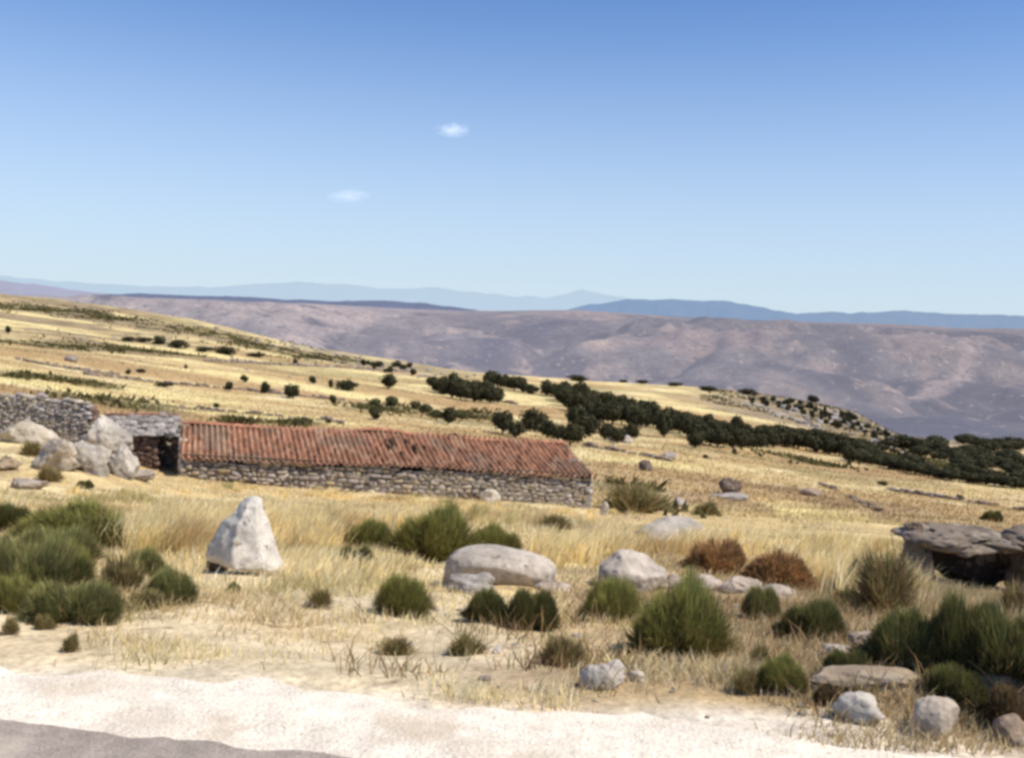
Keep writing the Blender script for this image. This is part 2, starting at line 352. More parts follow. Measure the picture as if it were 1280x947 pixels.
def silhouette_stone(name, cx, by, levels, label, cat, col, seed, depth):
    p = G(cx, by); sc = p.y/F; ny = 44; na = 72; lv = sorted(levels, key=lambda q: -q[0]); ys = [q[0] for q in lv][::-1]
    sec = [(-1,.1),(-.12,-1.0),(.62,-.80),(1,.05),(.6,.8),(-.5,.85)]; V = []; a_ = np.linspace(0, len(sec), na, endpoint=False)
    for k, y in enumerate(np.linspace(by+14, min(ys), ny)):
        l = np.interp(y, ys, [q[1] for q in lv][::-1]); r_ = np.interp(y, ys, [q[2] for q in lv][::-1]); t = k/(ny-1)
        if k == ny-1: l, r_ = (l*2+r_)/3, (l+2*r_)/3
        for q in a_:
            i0 = int(q) % len(sec); f = q-int(q); e = np.array(sec[i0])*(1-f)+np.array(sec[(i0+1) % len(sec)])*f
            V.append((((l+r_)/2 + e[0]*(r_-l)/2 - cx)*sc, e[1]*depth*sc*(r_-l)/2*(.9+.1*t) + .25*t*depth*20*sc, (by-y)*sc))
    V = np.array(V); k0 = np.arange(na); Fq = []
    for k in range(ny-1): Fq.append(np.stack([k*na+k0, k*na+(k0+1) % na, (k+1)*na+(k0+1) % na, (k+1)*na+k0], 1))
    V = np.concatenate([V, V[-na:].mean(0)[None]+(0,0,.004)]); Fq = [np.concatenate(Fq), np.stack([(ny-1)*na+k0, (ny-1)*na+(k0+1) % na, np.full(na, len(V)-1)], 1)]
    w = 50*sc; X = V/w
    d = .040*w*fbm(X[:,0]*1.4+seed, X[:,1]*1.4, X[:,2]*1.4, o=4, seed=seed, g=.6) - .35*w*np.maximum(0, .07-np.abs(fbm(X[:,0]*.9+seed, X[:,1]*.9, X[:,2]*1.3, o=2, seed=seed+5)))
    V[:,0] += d*.8; V[:,1] += d
    n_ = fbm(X[:,0]*2+seed, X[:,1]*2, X[:,2]*2, o=4, seed=3)
    o = link(name, mesh(name, V, Fq, M_rock, np.array(col)[None]*(1+.2*n_[:,None]), True)); dy = depth*50*sc*.6; o.location = (p.x*(1+dy/p.y), p.y+dy, p.z); props(o, label, cat); ROCKS.append(o)
silhouette_stone('standing_stone', 305, 718, [(622,306,324),(630,296,327),(640,292,329),(648,286,331),(655,275,334),(672,266,340),(690,258,346),(702,255,352),(709,259,356),(714,292,356),(722,312,348)], 'pale pointed triangular stone standing alone in the dry grass before the barn', 'standing stone', (.60,.555,.48), 11, .75)
RK('rock', 272, 714, 34, 17, 'rust stained broken stone under the left foot of the pointed stone', 'rock', (.22,.13,.075), 13, .8, 9, .15)  # stone added for the dark undercut, the hollow's shade put into its colour
def longw(V):
    V = V.copy(); e = np.sign(V)*np.abs(V)**.72; V = e*.95; V[:,2] += .12*np.sin(V[:,0]*2.6+2.4)*(V[:,2]>0); return V
RK('boulder', 624, 731, 152, 44, 'long smooth pale boulder lying flat like a loaf in the middle foreground', 'boulder', (.60,.55,.49), 21, .42, 2, .05, longw, .5, 5)
RK('rock', 590, 742, 60, 27, 'jagged grey broken rock at the left foot of the long pale boulder', 'rock', (.48,.46,.43), 22, .6, 10, .15)
RK('rock', 690, 741, 52, 12, 'thin flat pale slab beside the right foot of the long boulder', 'rock', (.55,.49,.43), 23, .7, 9, .08)
RK('boulder', 790, 742, 84, 50, 'rounded pale boulder half hidden behind the big green broom bush', 'boulder', (.58,.53,.47), 24, .7, 4, .07, None, .35, 5)
for i, (x, y, w, h, lab) in enumerate([(842,736,50,20,'low pale ledge stone just right of the rounded boulder'),(880,739,54,18,'cracked pale ledge stone below the left rust brown bush'),(925,742,58,17,'flat pale ledge stone between the two rust brown bushes'),(972,747,66,14,'last and lowest pale slab of the stone ledge under the darker rust bush')]):
    RK('ledge_rock', x, y, w, h, lab, 'rock', (.54,.475,.41), 31+i, .5, 9, .10, sink=.8)
RK('boulder', 838, 679, 112, 36, 'broad low grey outcrop boulder behind the ledge, half sunk in straw grass', 'boulder', (.50,.47,.42), 36, .6, 4, .08, sink=.6)
RK('rock', 752, 862, 52, 36, 'angular grey rock with a dark cleft standing near the road edge', 'rock', (.52,.49,.45), 37, .6, 10, .14)
RK('rock', 797, 853, 34, 15, 'tilted pale slab just right of the angular roadside rock', 'rock', (.60,.55,.48), 38, .5, 9, .10)
RK('rock', 622, 817, 16, 11, 'single small white stone on the pale verge below the twin bushes', 'rock', (.75,.70,.64), 39, .8, 6, .10)
RK('rock', 1076, 908, 74, 36, 'flat topped grey rock at the lower right beside the road', 'rock', (.52,.50,.46), 40, .7, 10, .08)
RK('rock', 1166, 926, 66, 50, 'rounded tan grey rock nearest the road at the lower right', 'rock', (.50,.44,.37), 41, .8, 5, .07, sub=5)
RK('rock', 1262, 932, 52, 34, 'brown shadowed rock in the lower right corner', 'rock', (.32,.25,.19), 42, .8, 6, .09)
RK('bank_rock', 1090, 862, 175, 20, 'long low pale rock bank under the dark bushes on the right', 'rock', (.46,.38,.29), 43, .35, 6, .10, sink=1.2)
RK('bank_rock', 1235, 866, 150, 18, 'sloping brown rock bank reaching the right edge of the picture', 'rock', (.42,.33,.24), 44, .35, 6, .10, sink=1.2)
RK('rock', 1085, 815, 60, 26, 'broken pinkish rock between the round bush and the dark bush clump', 'rock', (.48,.40,.34), 45, .6, 10, .15)
RK('rock', 1045, 823, 44, 16, 'flat grey rock under the round dark bush', 'rock', (.46,.42,.38), 46, .6, 10, .12)
RK('rock', 613, 628, 29, 17, 'white stone block leaning on the foot of the barn wall', 'rock', (.74,.70,.62), 47, .6, 8, .08)
RK('boulder', 912, 618, 33, 21, 'dark brown boulder sitting on a pale slab in the right field', 'boulder', (.16,.12,.10), 48, .8, 5, .08)
RK('rock', 918, 625, 58, 8, 'pale flat slab under the dark boulder in the right field', 'rock', (.46,.43,.41), 49, .5, 7, .08)
RK('boulder', 806, 588, 19, 13, 'small dark boulder right of the barn roof end, farther out in the field', 'boulder', (.17,.13,.11), 50, .8, 5, .08)
RK('boulder', 775, 553, 34, 10, 'pale grey rock in front of the three dark oaks behind the barn', 'boulder', (.46,.43,.41), 51, .6, 6, .08)
RK('rock', 848, 634, 22, 12, 'pale grey rock right of the olive scrub by the barn end', 'rock', (.48,.45,.42), 52, .7, 7, .08)
RK('rock', 836, 574, 22, 9, 'grey rock at the foot of the tall lone tree in the right field', 'rock', (.42,.39,.37), 53, .7, 7, .08)
RK('boulder', 1012, 620, 26, 9, 'low brown rock in the middle of the right hand field', 'boulder', (.34,.27,.22), 54, .7, 7, .08)
RK('rock', 755, 645, 12, 18, 'small upright pale stone at the right corner of the barn', 'rock', (.56,.51,.45), 55, .7, 7, .08)
RK('rock', 89, 452, 19, 8, 'lone grey rock on the straw field above the ruined walls', 'rock', (.34,.31,.30), 56, .7, 7, .08)
# left outcrop
for i, (x, y, w, h, dpt, c, lab) in enumerate([
  (30,556,84,32,.7,(.60,.55,.46),'broad cream boulder in front of the left ruined wall'),
  (128,574,88,54,.8,(.60,.57,.52),'tallest grey white boulder of the outcrop left of the barn'),
  (72,590,70,42,.7,(.54,.49,.42),'round tan boulder left of centre in the outcrop'),
  (112,592,62,38,.7,(.60,.57,.52),'grey boulder at the front of the outcrop below the tallest one'),
  (150,596,50,40,.7,(.58,.55,.50),'narrow pale boulder at the right end of the outcrop'),
  (172,601,46,13,.6,(.48,.43,.38),'flat slab lying right of the outcrop near the dark doorway'),
  (33,612,52,14,.6,(.46,.41,.36),'low grey slab in the grass below the outcrop at far left'),
  (106,541,26,28,.8,(.36,.32,.29),'dark rock wedged between ruined wall and tallest boulder'),
  (10,589,40,18,.7,(.44,.36,.25),'brownish mossy boulder at the left edge below the cream one')]):
    RK('boulder', x, y, w, h, lab, 'boulder', tuple(q*.86 for q in c), 71+i, dpt, 11, .13, sink=.5)
# overhanging rock on the right
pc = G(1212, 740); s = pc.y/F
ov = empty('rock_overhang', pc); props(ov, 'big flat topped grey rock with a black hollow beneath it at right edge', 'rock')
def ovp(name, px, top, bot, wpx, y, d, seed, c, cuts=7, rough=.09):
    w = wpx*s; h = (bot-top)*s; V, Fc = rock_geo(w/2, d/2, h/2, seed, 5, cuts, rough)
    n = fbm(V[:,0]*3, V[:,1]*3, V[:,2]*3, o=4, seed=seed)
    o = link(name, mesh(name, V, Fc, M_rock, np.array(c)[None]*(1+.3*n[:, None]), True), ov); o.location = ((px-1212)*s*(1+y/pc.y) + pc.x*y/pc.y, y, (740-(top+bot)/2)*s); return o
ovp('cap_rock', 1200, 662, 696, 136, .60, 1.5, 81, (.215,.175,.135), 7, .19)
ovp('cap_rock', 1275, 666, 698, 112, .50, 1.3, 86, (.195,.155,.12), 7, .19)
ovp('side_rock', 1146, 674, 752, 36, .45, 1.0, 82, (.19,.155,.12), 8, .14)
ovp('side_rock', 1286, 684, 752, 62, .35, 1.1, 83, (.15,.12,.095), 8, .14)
ovp('back_rock', 1210, 676, 756, 150, 1.0, .5, 84, (.06,.048,.04))  # shade of the hollow put into this rock's near-black colour
ovp('brow_rock', 1142, 662, 680, 34, .55, .5, 85, (.22,.155,.105), 8, .14)
# ------------------------------------------------------------------ stone masonry
def stones(centres, sizes, axes, cols, seed=0, sub=2):
    """rounded jittered blocks; centres (n,3), sizes (n,3) along axes (3 vectors)"""
    V0, F0 = ICO[sub]; B = np.sign(V0)*np.abs(V0)**.5; n = len(centres); r = np.random.default_rng(seed)
    B = B/np.abs(B).max(0)
    VV = B[None]*np.asarray(sizes)[:, None]/2
    VV = VV*(1 + r.normal(0, .10, (n, len(B), 1))) 
    sk = r.normal(0, .16, (n, 1, 2)); VV[..., 0] += VV[..., 2]*sk[..., 0]; VV[..., 2] += VV[..., 0]*sk[..., 1]*.5
    A = np.array(axes); P = VV@A + np.asarray(centres)[:, None]
    Fs = (F0[None] + (np.arange(n)*len(B))[:, None, None]).reshape(-1, 3)
    return P.reshape(-1, 3), Fs, np.repeat(np.asarray(cols), len(B), 0)
def masonry(p0, p1, h0, h1, thick, sx, sz, seed, tone=(.44,.40,.35), var=.3, warm=.2, ragged=.0, jit=1.0, zfun=None):
    """stone face from p0 to p1 (wall foot), heights h0..h1; returns V,F,C in world space"""
    r = np.random.default_rng(seed); p0 = np.array(p0); p1 = np.array(p1); d = p1-p0; L = np.hypot(d[0], d[1]); ax = np.array([d[0]/L, d[1]/L, 0]); ay = np.array([-ax[1], ax[0], 0])
    C = []; Sz = []; CO = []
    hmax = max(h0, h1); z = 0
    while z < hmax:
        ch = sz*r.uniform(.75, 1.3); x = r.uniform(-sx, 0)
        while x < L:
            w = sx*r.uniform(.5, 1.7); xc = x+w/2; t = np.clip(xc/L, 0, 1)
            lim = h0*(1-t)+h1*t + ragged*float(fbm(np.array([xc*.7]), np.array([seed*1.0]), o=3, seed=seed)[0])
            if z + ch*.4 < lim and 0 <= xc <= L:
                b = p0 + d*t
                for side in ((0,) if thick < .5 else (-1, 1)):
                    C.append(b + np.array((0, 0, .45*sz*float(fbm(np.array([xc*.8]), np.array([z*1.5+seed]), o=2, seed=77)[0])*jit)) + ay*(side*thick*.28 + r.normal(0, .02)*jit) + np.array([0, 0, z+ch/2 + r.normal(0, .02)*jit]))
                    Sz.append((w*1.04, thick*(1.0 if not side else .62), ch*1.08*r.uniform(.85, 1.15)))
                    g_ = 1 + var*r.normal(); wv = warm*r.normal()
                    CO.append(np.clip(np.array(tone)*max(g_, .35)*np.array((1+.35*max(wv, -.1), 1+.1*wv, 1-.5*max(wv, -.2))), .03, .8))
            x += w
        z += ch
    return stones(C, Sz, (ax, ay, np.array((0, 0, 1.0))), CO, seed)
def joined(parts):
    V = []; Fq = []; C = []; k = 0
    for v, f, c in parts:
        V.append(v); Fq.append(f+k); C.append(c); k += len(v)
    return np.concatenate(V), np.concatenate(Fq), np.concatenate(C)
# ------------------------------------------------------------------ barn
RL, EL, RR, ER = U(228,528,46.4), U(226,573,43.6), U(706,553,49.6), U(746,597,46.9)
barn = empty('stone_barn', ((EL+ER)/2).to_tuple()[:2] + (gz(*((EL+ER)/2).to_tuple()[:2]),))
props(barn, 'long low stone barn with an orange tiled roof in the middle of the slope', 'barn')
bo = np.array(barn.location)
def bpart(name, V, Fc, m, C=None, smooth=False):
    o = link(name, mesh(name, np.asarray(V)-bo, Fc, m, C, smooth), barn); return o
RLn, ELn, RRn, ERn = map(np.array, (RL, EL, RR, ER))
BLn = RLn + (RLn-ELn)*np.array((1,1,-1))*1.0; BRn = RRn + (RRn-ERn)*np.array((1,1,-1))*1.0   # back eaves
def roof_slope(A, B, Cc, D, NT, seed, hump):
    """A,B ridge ends; Cc,D eave ends"""
    nu = NT*8+1; nv = 40; u = np.linspace(0, 1, nu)[None]; v = np.linspace(0, 1, nv)[:, None]
    P = A[None,None]*((1-u)*(1-v))[...,None] + B*(u*(1-v))[...,None] + Cc*((1-u)*v)[...,None] + D*(u*v)[...,None]
    ph = (u*NT) % 1; tile = np.floor(u*NT)
    prof = np.where(ph < .58, np.sin(np.clip(ph/.58, 0, 1)*math.pi), -.38*np.sin((ph-.58)/.42*math.pi))
    crs = np.floor(v*9 + .25*_h(tile+0*v, tile*0+0*v, tile*0+0*v, seed)); lap = (v*9) % 1
    jit = _h(tile+0*v, crs, 0*crs, seed+1)
    z = .088*prof + .022*lap + (.018+.03*(_h(tile+0*v, crs, 0*crs, seed+21) > .86))*jit + .10*fbm(u*6+0*v, v*2+0*u, o=3, seed=seed)
    z = z + hump*.17*np.exp(-((u-.50)/.055)**2)*(1-v)**1.2 - hump*.10*np.exp(-((u-.80)/.16)**2)*(1-v*.5) - hump*.07*np.exp(-((u-.25)/.13)**2)
    # displaced, slipped tiles below the hump
    brk = hump*np.exp(-((u-.545)/.05)**2-((v-.42)/.22)**2)
    z = z + brk*.10*_h(tile+0*v, crs, 0*crs, seed+9)
    P[...,2] += z
    P[...,1] -= .02*jit*v*2
    c = np.zeros(P.shape) + np.array((.335,.165,.098))
    c = c*(1 + .34*_h(tile+0*v, crs, 0*crs, seed+4))[...,None]
    c = mix3(c, (.45,.30,.19), sstep(.1, .8, fbm(u*30+0*v, v*4+0*u, o=3, seed=seed+6))*.65)
    c = mix3(c, (.22,.165,.12), sstep(.0, .7, fbm(u*14+0*v, v*3+0*u, o=4, seed=seed+7))*.6)
    c = mix3(c, (.10,.06,.045), sstep(.6, .95, np.where(ph < .58, 0, 1)*1.0+0*v)*.75)     # channel shade deepened in the colour, along with moss and dirt
    c = mix3(c, (.05,.03,.02), (brk > .3)*(_h(tile+0*v, crs, 0*crs, seed+12) > .55)*1.0)  # dark gaps of the broken tiles painted on the unbroken surface
    return P.reshape(-1, 3), grid_faces(nv, nu)[:, ::-1].copy(), c.reshape(-1, 3)
NT = 74
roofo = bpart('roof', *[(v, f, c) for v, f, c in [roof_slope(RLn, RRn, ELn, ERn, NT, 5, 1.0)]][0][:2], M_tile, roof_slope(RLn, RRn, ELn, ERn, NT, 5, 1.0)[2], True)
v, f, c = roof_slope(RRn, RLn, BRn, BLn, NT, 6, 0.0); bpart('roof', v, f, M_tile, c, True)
# ridge tiles
n = 46; V = []; Fq = []; C = []
for i in range(n):
    t0 = i/n; t1 = (i+1.12)/n; hump = lambda t: .17*math.exp(-((t-.50)/.055)**2) - .10*math.exp(-((t-.80)/.16)**2) - .07*math.exp(-((t-.25)/.13)**2)
    a = RLn*(1-t0)+RRn*t0; b = RLn*(1-t1)+RRn*t1; a[2] += hump(t0)+.03+.03*random.random(); b[2] += hump(min(t1, 1))+.02
    for q in (a, b):
        for k in range(6):
            an = math.pi*k/5; V.append(q + np.array((0, math.cos(an)*.16, math.sin(an)*.11-.02)))
    k0 = i*12
    for k in range(5): Fq.append((k0+k, k0+k+1, k0+7+k, k0+6+k))
    cc = np.array((.38,.18,.11))*(1+.3*random.uniform(-1, 1)); C += [cc]*12
rt = link('ridge_tiles', mesh('ridge_tiles', np.array(V)-bo, Fq, M_tile, np.array(C), True), barn)
# walls: foot points set in from the eaves
def inset(P, Q, t): return P*(1-t)+Q*t
def foot(P): q = P.copy(); q[2] = gz(P[0], P[1]) - .25; return q
WL = inset(inset(ELn, RLn, .12), ERn, .008); WR = inset(inset(ERn, RRn, .12), ELn, .008); WBL = inset(BLn, RLn, .12); WBR = inset(BRn, RRn, .12)
fl, fr, fbl, fbr = map(foot, (WL, WR, WBL, WBR))
hl, hr = WL[2]-fl[2]-.16, WR[2]-fr[2]-.16
# core so that no light leaks through between the stones
def core(a, b, ha, hb, th):
    d = (b-a)[:2]; d = d/np.hypot(*d); nrm = np.array((-d[1], d[0], 0))*th/2
    V = [a-nrm, b-nrm, b+nrm, a+nrm]; V += [V[0]+(0,0,ha), V[1]+(0,0,hb), V[2]+(0,0,hb), V[3]+(0,0,ha)]
    Fq = np.array([(0,1,5,4),(1,2,6,5),(2,3,7,6),(3,0,4,7),(4,5,6,7)]); return np.array(V), Fq
def wallpart(name, a, b, ha, hb, seed, parent_origin, parent, tone=(.345,.295,.235), sx=.33, sz=.17, ragged=0., th=.46, var=.20):
    L = np.hypot(*(b-a)[:2]); nseg = max(1, int(L/1.0)+0)
    V, Fq, C = masonry(a, b, ha, hb, th, sx, sz, seed, tone, var, .15, ragged)
    cv, cf = core(a, b, max(ha-.2-abs(ragged), .1), max(hb-.2-abs(ragged), .1), th*.8)
    tri = np.concatenate([cf[:, [0,1,2]], cf[:, [0,2,3]]])
    V2 = np.concatenate([V, cv]); F2 = np.concatenate([Fq, tri+len(V)]); C2 = np.concatenate([C, np.full((8,3), .5)*np.array(tone)])
    return link(name, mesh(name, V2-parent_origin, F2, M_rubble, C2, True), parent)
wallpart('front_wall', fl, fr, hl, hr, 101, bo, barn)
wallpart('back_wall', fbl, fbr, WBL[2]-fbl[2]-.04, WBR[2]-fbr[2]-.04, 102, bo, barn)
def gable(name, a, b, ha, hb, apex, seed):
    m_ = (a+b)/2; m_[2] = min(a[2], b[2]); hm = apex[2]-m_[2]-.12
    p = [masonry(a, m_, ha, hm, .46, .40, .24, seed, (.46,.41,.35)), masonry(m_, b, hm, hb, .46, .40, .24, seed+1, (.46,.41,.35))]
    for (q, s_, h_, k_) in ((a, m_, ha, hm), (m_, b, hm, hb)):
        cv, cf = core(q, s_, h_-.12, k_-.12, .34); p.append((cv, np.concatenate([cf[:, [0,1,2]], cf[:, [0,2,3]]]), np.full((8,3), .2)))
    V, Fq, C = joined(p); link(name, mesh(name, V-bo, Fq, M_rubble, C, True), barn)
gable('gable_wall', fl, fbl, hl, WBL[2]-fbl[2], RLn, 103)
gable('gable_wall', fr, fbr, hr, WBR[2]-fbr[2], RRn, 105)
# wooden eaves beam under the tiles
e0 = inset(WL, WR, .0)+np.array((0,-.14,-.02)); e1 = inset(WL, WR, 1.0)+np.array((0,-.14,-.02))
cv, cf = core(e0-np.array((0,0,.06)), e1-np.array((0,0,.06)), .12, .12, .16); bpart('eaves_beam', cv, cf, M_wood)
# ------------------------------------------------------------------ ruined walls left of the barn
def ruin(name, label, cat, p0, p1, ha, hb, seed, **k):
    e = empty(name, tuple(p0)); props(e, label, cat)
    return e, wallpart('wall', np.array(p0), np.array(p1), ha, hb, seed, np.array(p0), e, **k)
a = U(-30,540,47.5); b = U(111,540,47.0); a.z = gz(a.x, a.y)-.3; b.z = gz(b.x, b.y)-.3
ta = U(-30,492,47.5).z; tb = U(111,499,47).z
r1, _ = ruin('ruined_wall', 'grey ruined stone wall at the far left behind the cream boulder', 'wall', a, b, ta-a.z, tb-b.z, 120, tone=(.37,.335,.295), sx=.24, sz=.13, ragged=.10)
b2 = U(118,532,50.5); b2.z = gz(b2.x, b2.y)-.3
wallpart('return_wall', np.array(b), np.array(b2), tb-b.z-.3, U(118,515,50.5).z-b2.z, 121, np.array(a), r1, tone=(.20,.13,.10), sx=.28, sz=.18, ragged=.1)
# stone roofed shed between boulders and barn
sl, sr = U(128,519,47.5), U(224,519,47.5); el_, er_ = U(128,545,45.6), U(223,546,45.6)
shed = empty('stone_shed', (el_.x, el_.y, gz(el_.x, el_.y))); so = np.array(shed.location)
props(shed, 'small grey slab roofed shed with a black doorway joined to the barn', 'shed')
sln, srn, eln, ern = map(np.array, (sl, sr, el_, er_))
# slab roof: rows of overlapping stone slabs
r = np.random.default_rng(9); C = []; Sz = []; CO = []
ax = (srn-sln)/np.linalg.norm(srn-sln); dn = (eln-sln)/np.linalg.norm(eln-sln); nz = np.cross(ax, -dn); Ls = np.linalg.norm(srn-sln); Ld = np.linalg.norm(eln-sln)
v_ = 0.05
while v_ < Ld:
    x_ = r.uniform(-.2, 0)
    while x_ < Ls:
        w = r.uniform(.22, .5); 
        if 0 <= x_+w/2 <= Ls:
            C.append(sln + ax*(x_+w/2) + dn*v_ + nz*r.normal(.02, .025)); Sz.append((w*1.08, .42, .09)); CO.append(np.array((.31,.28,.25))*(1+.25*r.normal()))
        x_ += w
    v_ += .28
V, Fq, Cc = stones(C, Sz, (ax, -dn, nz), np.clip(CO, .08, .7), 3)
link('roof', mesh('roof', V-so, Fq, M_rubble, Cc, True), shed)
# red line of ridge tiles
C = []; Sz = []; CO = []
for i in range(12): C.append(sln+(srn-sln)*((i+.5)/12)+np.array((0,0,.05))); Sz.append((.34,.26,.12)); CO.append(np.array((.27,.13,.09))*(1+.2*r.normal()))
V, Fq, Cc = stones(C, Sz, (ax, np.array((0,1.,0)), np.array((0,0,1.))), CO, 4); link('ridge_tiles', mesh('ridge_tiles', V-so, Fq, M_tile, Cc, True), shed)
fa = eln.copy()+np.array((.1,.35,0)); fb_ = ern.copy()+np.array((-1.05,.35,0)); top = fa[2]
fa[2] = gz(fa[0], fa[1])-.3; fb_[2] = gz(fb_[0], fb_[1])-.3
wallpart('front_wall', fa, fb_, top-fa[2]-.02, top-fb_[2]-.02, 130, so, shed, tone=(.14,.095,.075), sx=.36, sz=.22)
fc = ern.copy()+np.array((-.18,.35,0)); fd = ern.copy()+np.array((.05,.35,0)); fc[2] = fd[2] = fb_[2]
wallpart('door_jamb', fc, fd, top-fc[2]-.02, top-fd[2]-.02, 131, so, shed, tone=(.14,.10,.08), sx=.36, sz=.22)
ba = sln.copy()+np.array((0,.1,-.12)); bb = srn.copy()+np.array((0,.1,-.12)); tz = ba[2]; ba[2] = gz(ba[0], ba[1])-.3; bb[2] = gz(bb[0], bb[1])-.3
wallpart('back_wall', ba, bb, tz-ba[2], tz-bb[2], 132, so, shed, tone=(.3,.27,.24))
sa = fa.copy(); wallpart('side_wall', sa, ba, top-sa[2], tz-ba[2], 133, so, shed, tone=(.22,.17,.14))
# ------------------------------------------------------------------ drystone field walls
FW = [([(105,468),(188,478),(289,487),(430,501)], 'grey drystone wall running past the row of small trees on the left field'),
      ([(222,511),(292,516),(430,528)], 'drystone wall just behind the left half of the barn roof'),
      ([(255,452),(340,456),(430,460),(520,466)], 'upper drystone wall below the dark hillside hedges'),
      ([(545,491),(600,499),(648,506)], 'drystone wall along the foot of the upper dark tree belt'),
      ([(729,558),(780,565),(841,577)], 'drystone wall starting behind the right end of the barn'),
      ([(1107,612),(1175,622),(1290,640)], 'drystone wall crossing the field under the far right wood'),
      ([(1025,605),(1065,622),(1111,646)], 'broken drystone wall slanting down through the brown right field'),
      ([(400,524),(430,530)], 'short stub of drystone wall above the middle of the barn roof'),
      ([(20,450),(90,462),(150,470)], 'faint drystone wall on the slope above the ruined walls')]
for i, (pts, lab) in enumerate(FW):
    W_ = []
    for (p, q) in zip(pts[:-1], pts[1:]):
        for t in np.linspace(0, 1, 9)[:-1]: W_.append(G(p[0]*(1-t)+q[0]*t, p[1]*(1-t)+q[1]*t))
    W_.append(G(*pts[-1])); o0 = np.array(W_[0])
    parts = []
    for j, (p, q) in enumerate(zip(W_[:-1], W_[1:])):
        if (q-p).length > 60: continue
        h = min(.75, max(.28, 4.2*p.y/F))*(0.7+.4*random.random())*(.55 if 'broken' in lab else 1)
        sc = max(.45, p.y/230)
        if 'broken' in lab and random.random() < .35: continue
        parts.append(masonry(np.array((p.x, p.y, p.z-.15)), np.array((q.x, q.y, q.z-.15)), h+.15, h+.15, .49, .6*sc, .35*sc, 200+i*20+j, (.24,.185,.135) if 'broken' in lab else (.27,.22,.18), .3, .2, .25))
    V, Fq, C = joined(parts); e = link('drystone_wall', mesh('drystone_wall', V-o0, Fq, M_rubble, C, True)); e.location = o0
    props(e, lab, 'wall', 'drystone walls between the fields')
# ------------------------------------------------------------------ bushes
def bush_mesh(name, n, seed, c_in, c_out, dry=.0, upright=.5, wid=.011, hgt=.62, loose=.15):
    r = np.random.default_rng(seed)
    nl = 10; lob = np.stack([r.uniform(-.34, .34, nl), r.uniform(-.32, .32, nl), r.uniform(.64, 1.0, nl), r.uniform(.14, .28, nl)], 1)   # clump x,y,rel height, radius
    k = r.integers(0, nl, n); L = lob[k]
    ang = r.uniform(0, 2*math.pi, n); rad = np.sqrt(r.uniform(0, 1, n))
    tx = L[:,0] + np.cos(ang)*rad*L[:,3]*1.25; ty = L[:,1] + np.sin(ang)*rad*L[:,3]*1.25
    edge = np.clip(np.hypot(tx, ty)/.52, 0, 1.15)
    tz = hgt*L[:,2]*(1-.30*rad**2)*np.sqrt(np.clip(1.25-edge**2*.85, .08, 1)) * r.uniform(1-loose*2.2, 1+loose, n)
    s = r.uniform(.15, .78, n)[:, None]                     # where along its stalk the visible twig starts
    base = np.stack([tx*.35, ty*.35, tz*0], 1); tip = np.stack([tx, ty, tz], 1)
    b0 = base + (tip-base)*s*np.array((1, 1, upright+.35)); b0[:,2] = np.minimum(b0[:,2], tip[:,2]*.8)
    b0 += r.normal(0, .012, b0.shape); tip = tip + r.normal(0, .02, tip.shape)
    mid = (b0+tip)/2 + r.normal(0, .018, tip.shape)
    wd = np.stack([np.cos(ang+1.2), np.sin(ang+1.2), r.normal(0, .3, n)], 1)*(wid*r.uniform(.6, 1.4, n))[:, None]
    V = np.stack([b0-wd*.7, b0+wd*.7, mid+wd*.8, mid-wd*.8, tip], 1)
    i = np.arange(n)[:, None]*5
    q = np.concatenate([i, i+1, i+2, i+3], 1); t = np.concatenate([i+3, i+2, i+4], 1)
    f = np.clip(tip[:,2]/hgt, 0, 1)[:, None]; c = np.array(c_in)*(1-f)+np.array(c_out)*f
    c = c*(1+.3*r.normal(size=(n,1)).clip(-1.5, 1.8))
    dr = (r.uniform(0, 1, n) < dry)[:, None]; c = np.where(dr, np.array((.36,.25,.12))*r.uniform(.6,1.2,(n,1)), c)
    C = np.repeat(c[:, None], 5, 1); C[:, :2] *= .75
    return mesh(name, V.reshape(-1, 3), [q, t], M_bush, np.clip(C.reshape(-1, 3), .01, .8))
def BM(kind, k):
    P = {'green': ((.095,.085,.030),(.34,.34,.095),.14,.6,.0052,.62,.24), 'deep': ((.052,.046,.022),(.185,.19,.062),.10,.6,.006,.62,.20), 'blue': ((.085,.090,.045),(.32,.32,.115),.16,.5,.0052,.60,.28),
         'olive': ((.15,.12,.05),(.34,.30,.12),.35,.7,.010,.62,.3), 'rust': ((.24,.115,.05),(.60,.36,.165),.35,.8,.011,.62,.22), 'wisp': ((.16,.14,.06),(.30,.27,.12),.45,.9,.008,.75,.35), 'brown': ((.07,.045,.025),(.16,.11,.055),.3,.6,.011,.6,.2)}[kind]
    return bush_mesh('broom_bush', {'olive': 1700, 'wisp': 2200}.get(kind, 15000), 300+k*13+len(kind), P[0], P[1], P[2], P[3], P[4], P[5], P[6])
BML = {kd: [BM(kd, k) for k in range(3)] for kd in ('green', 'deep', 'blue', 'olive', 'rust', 'wisp', 'brown')}
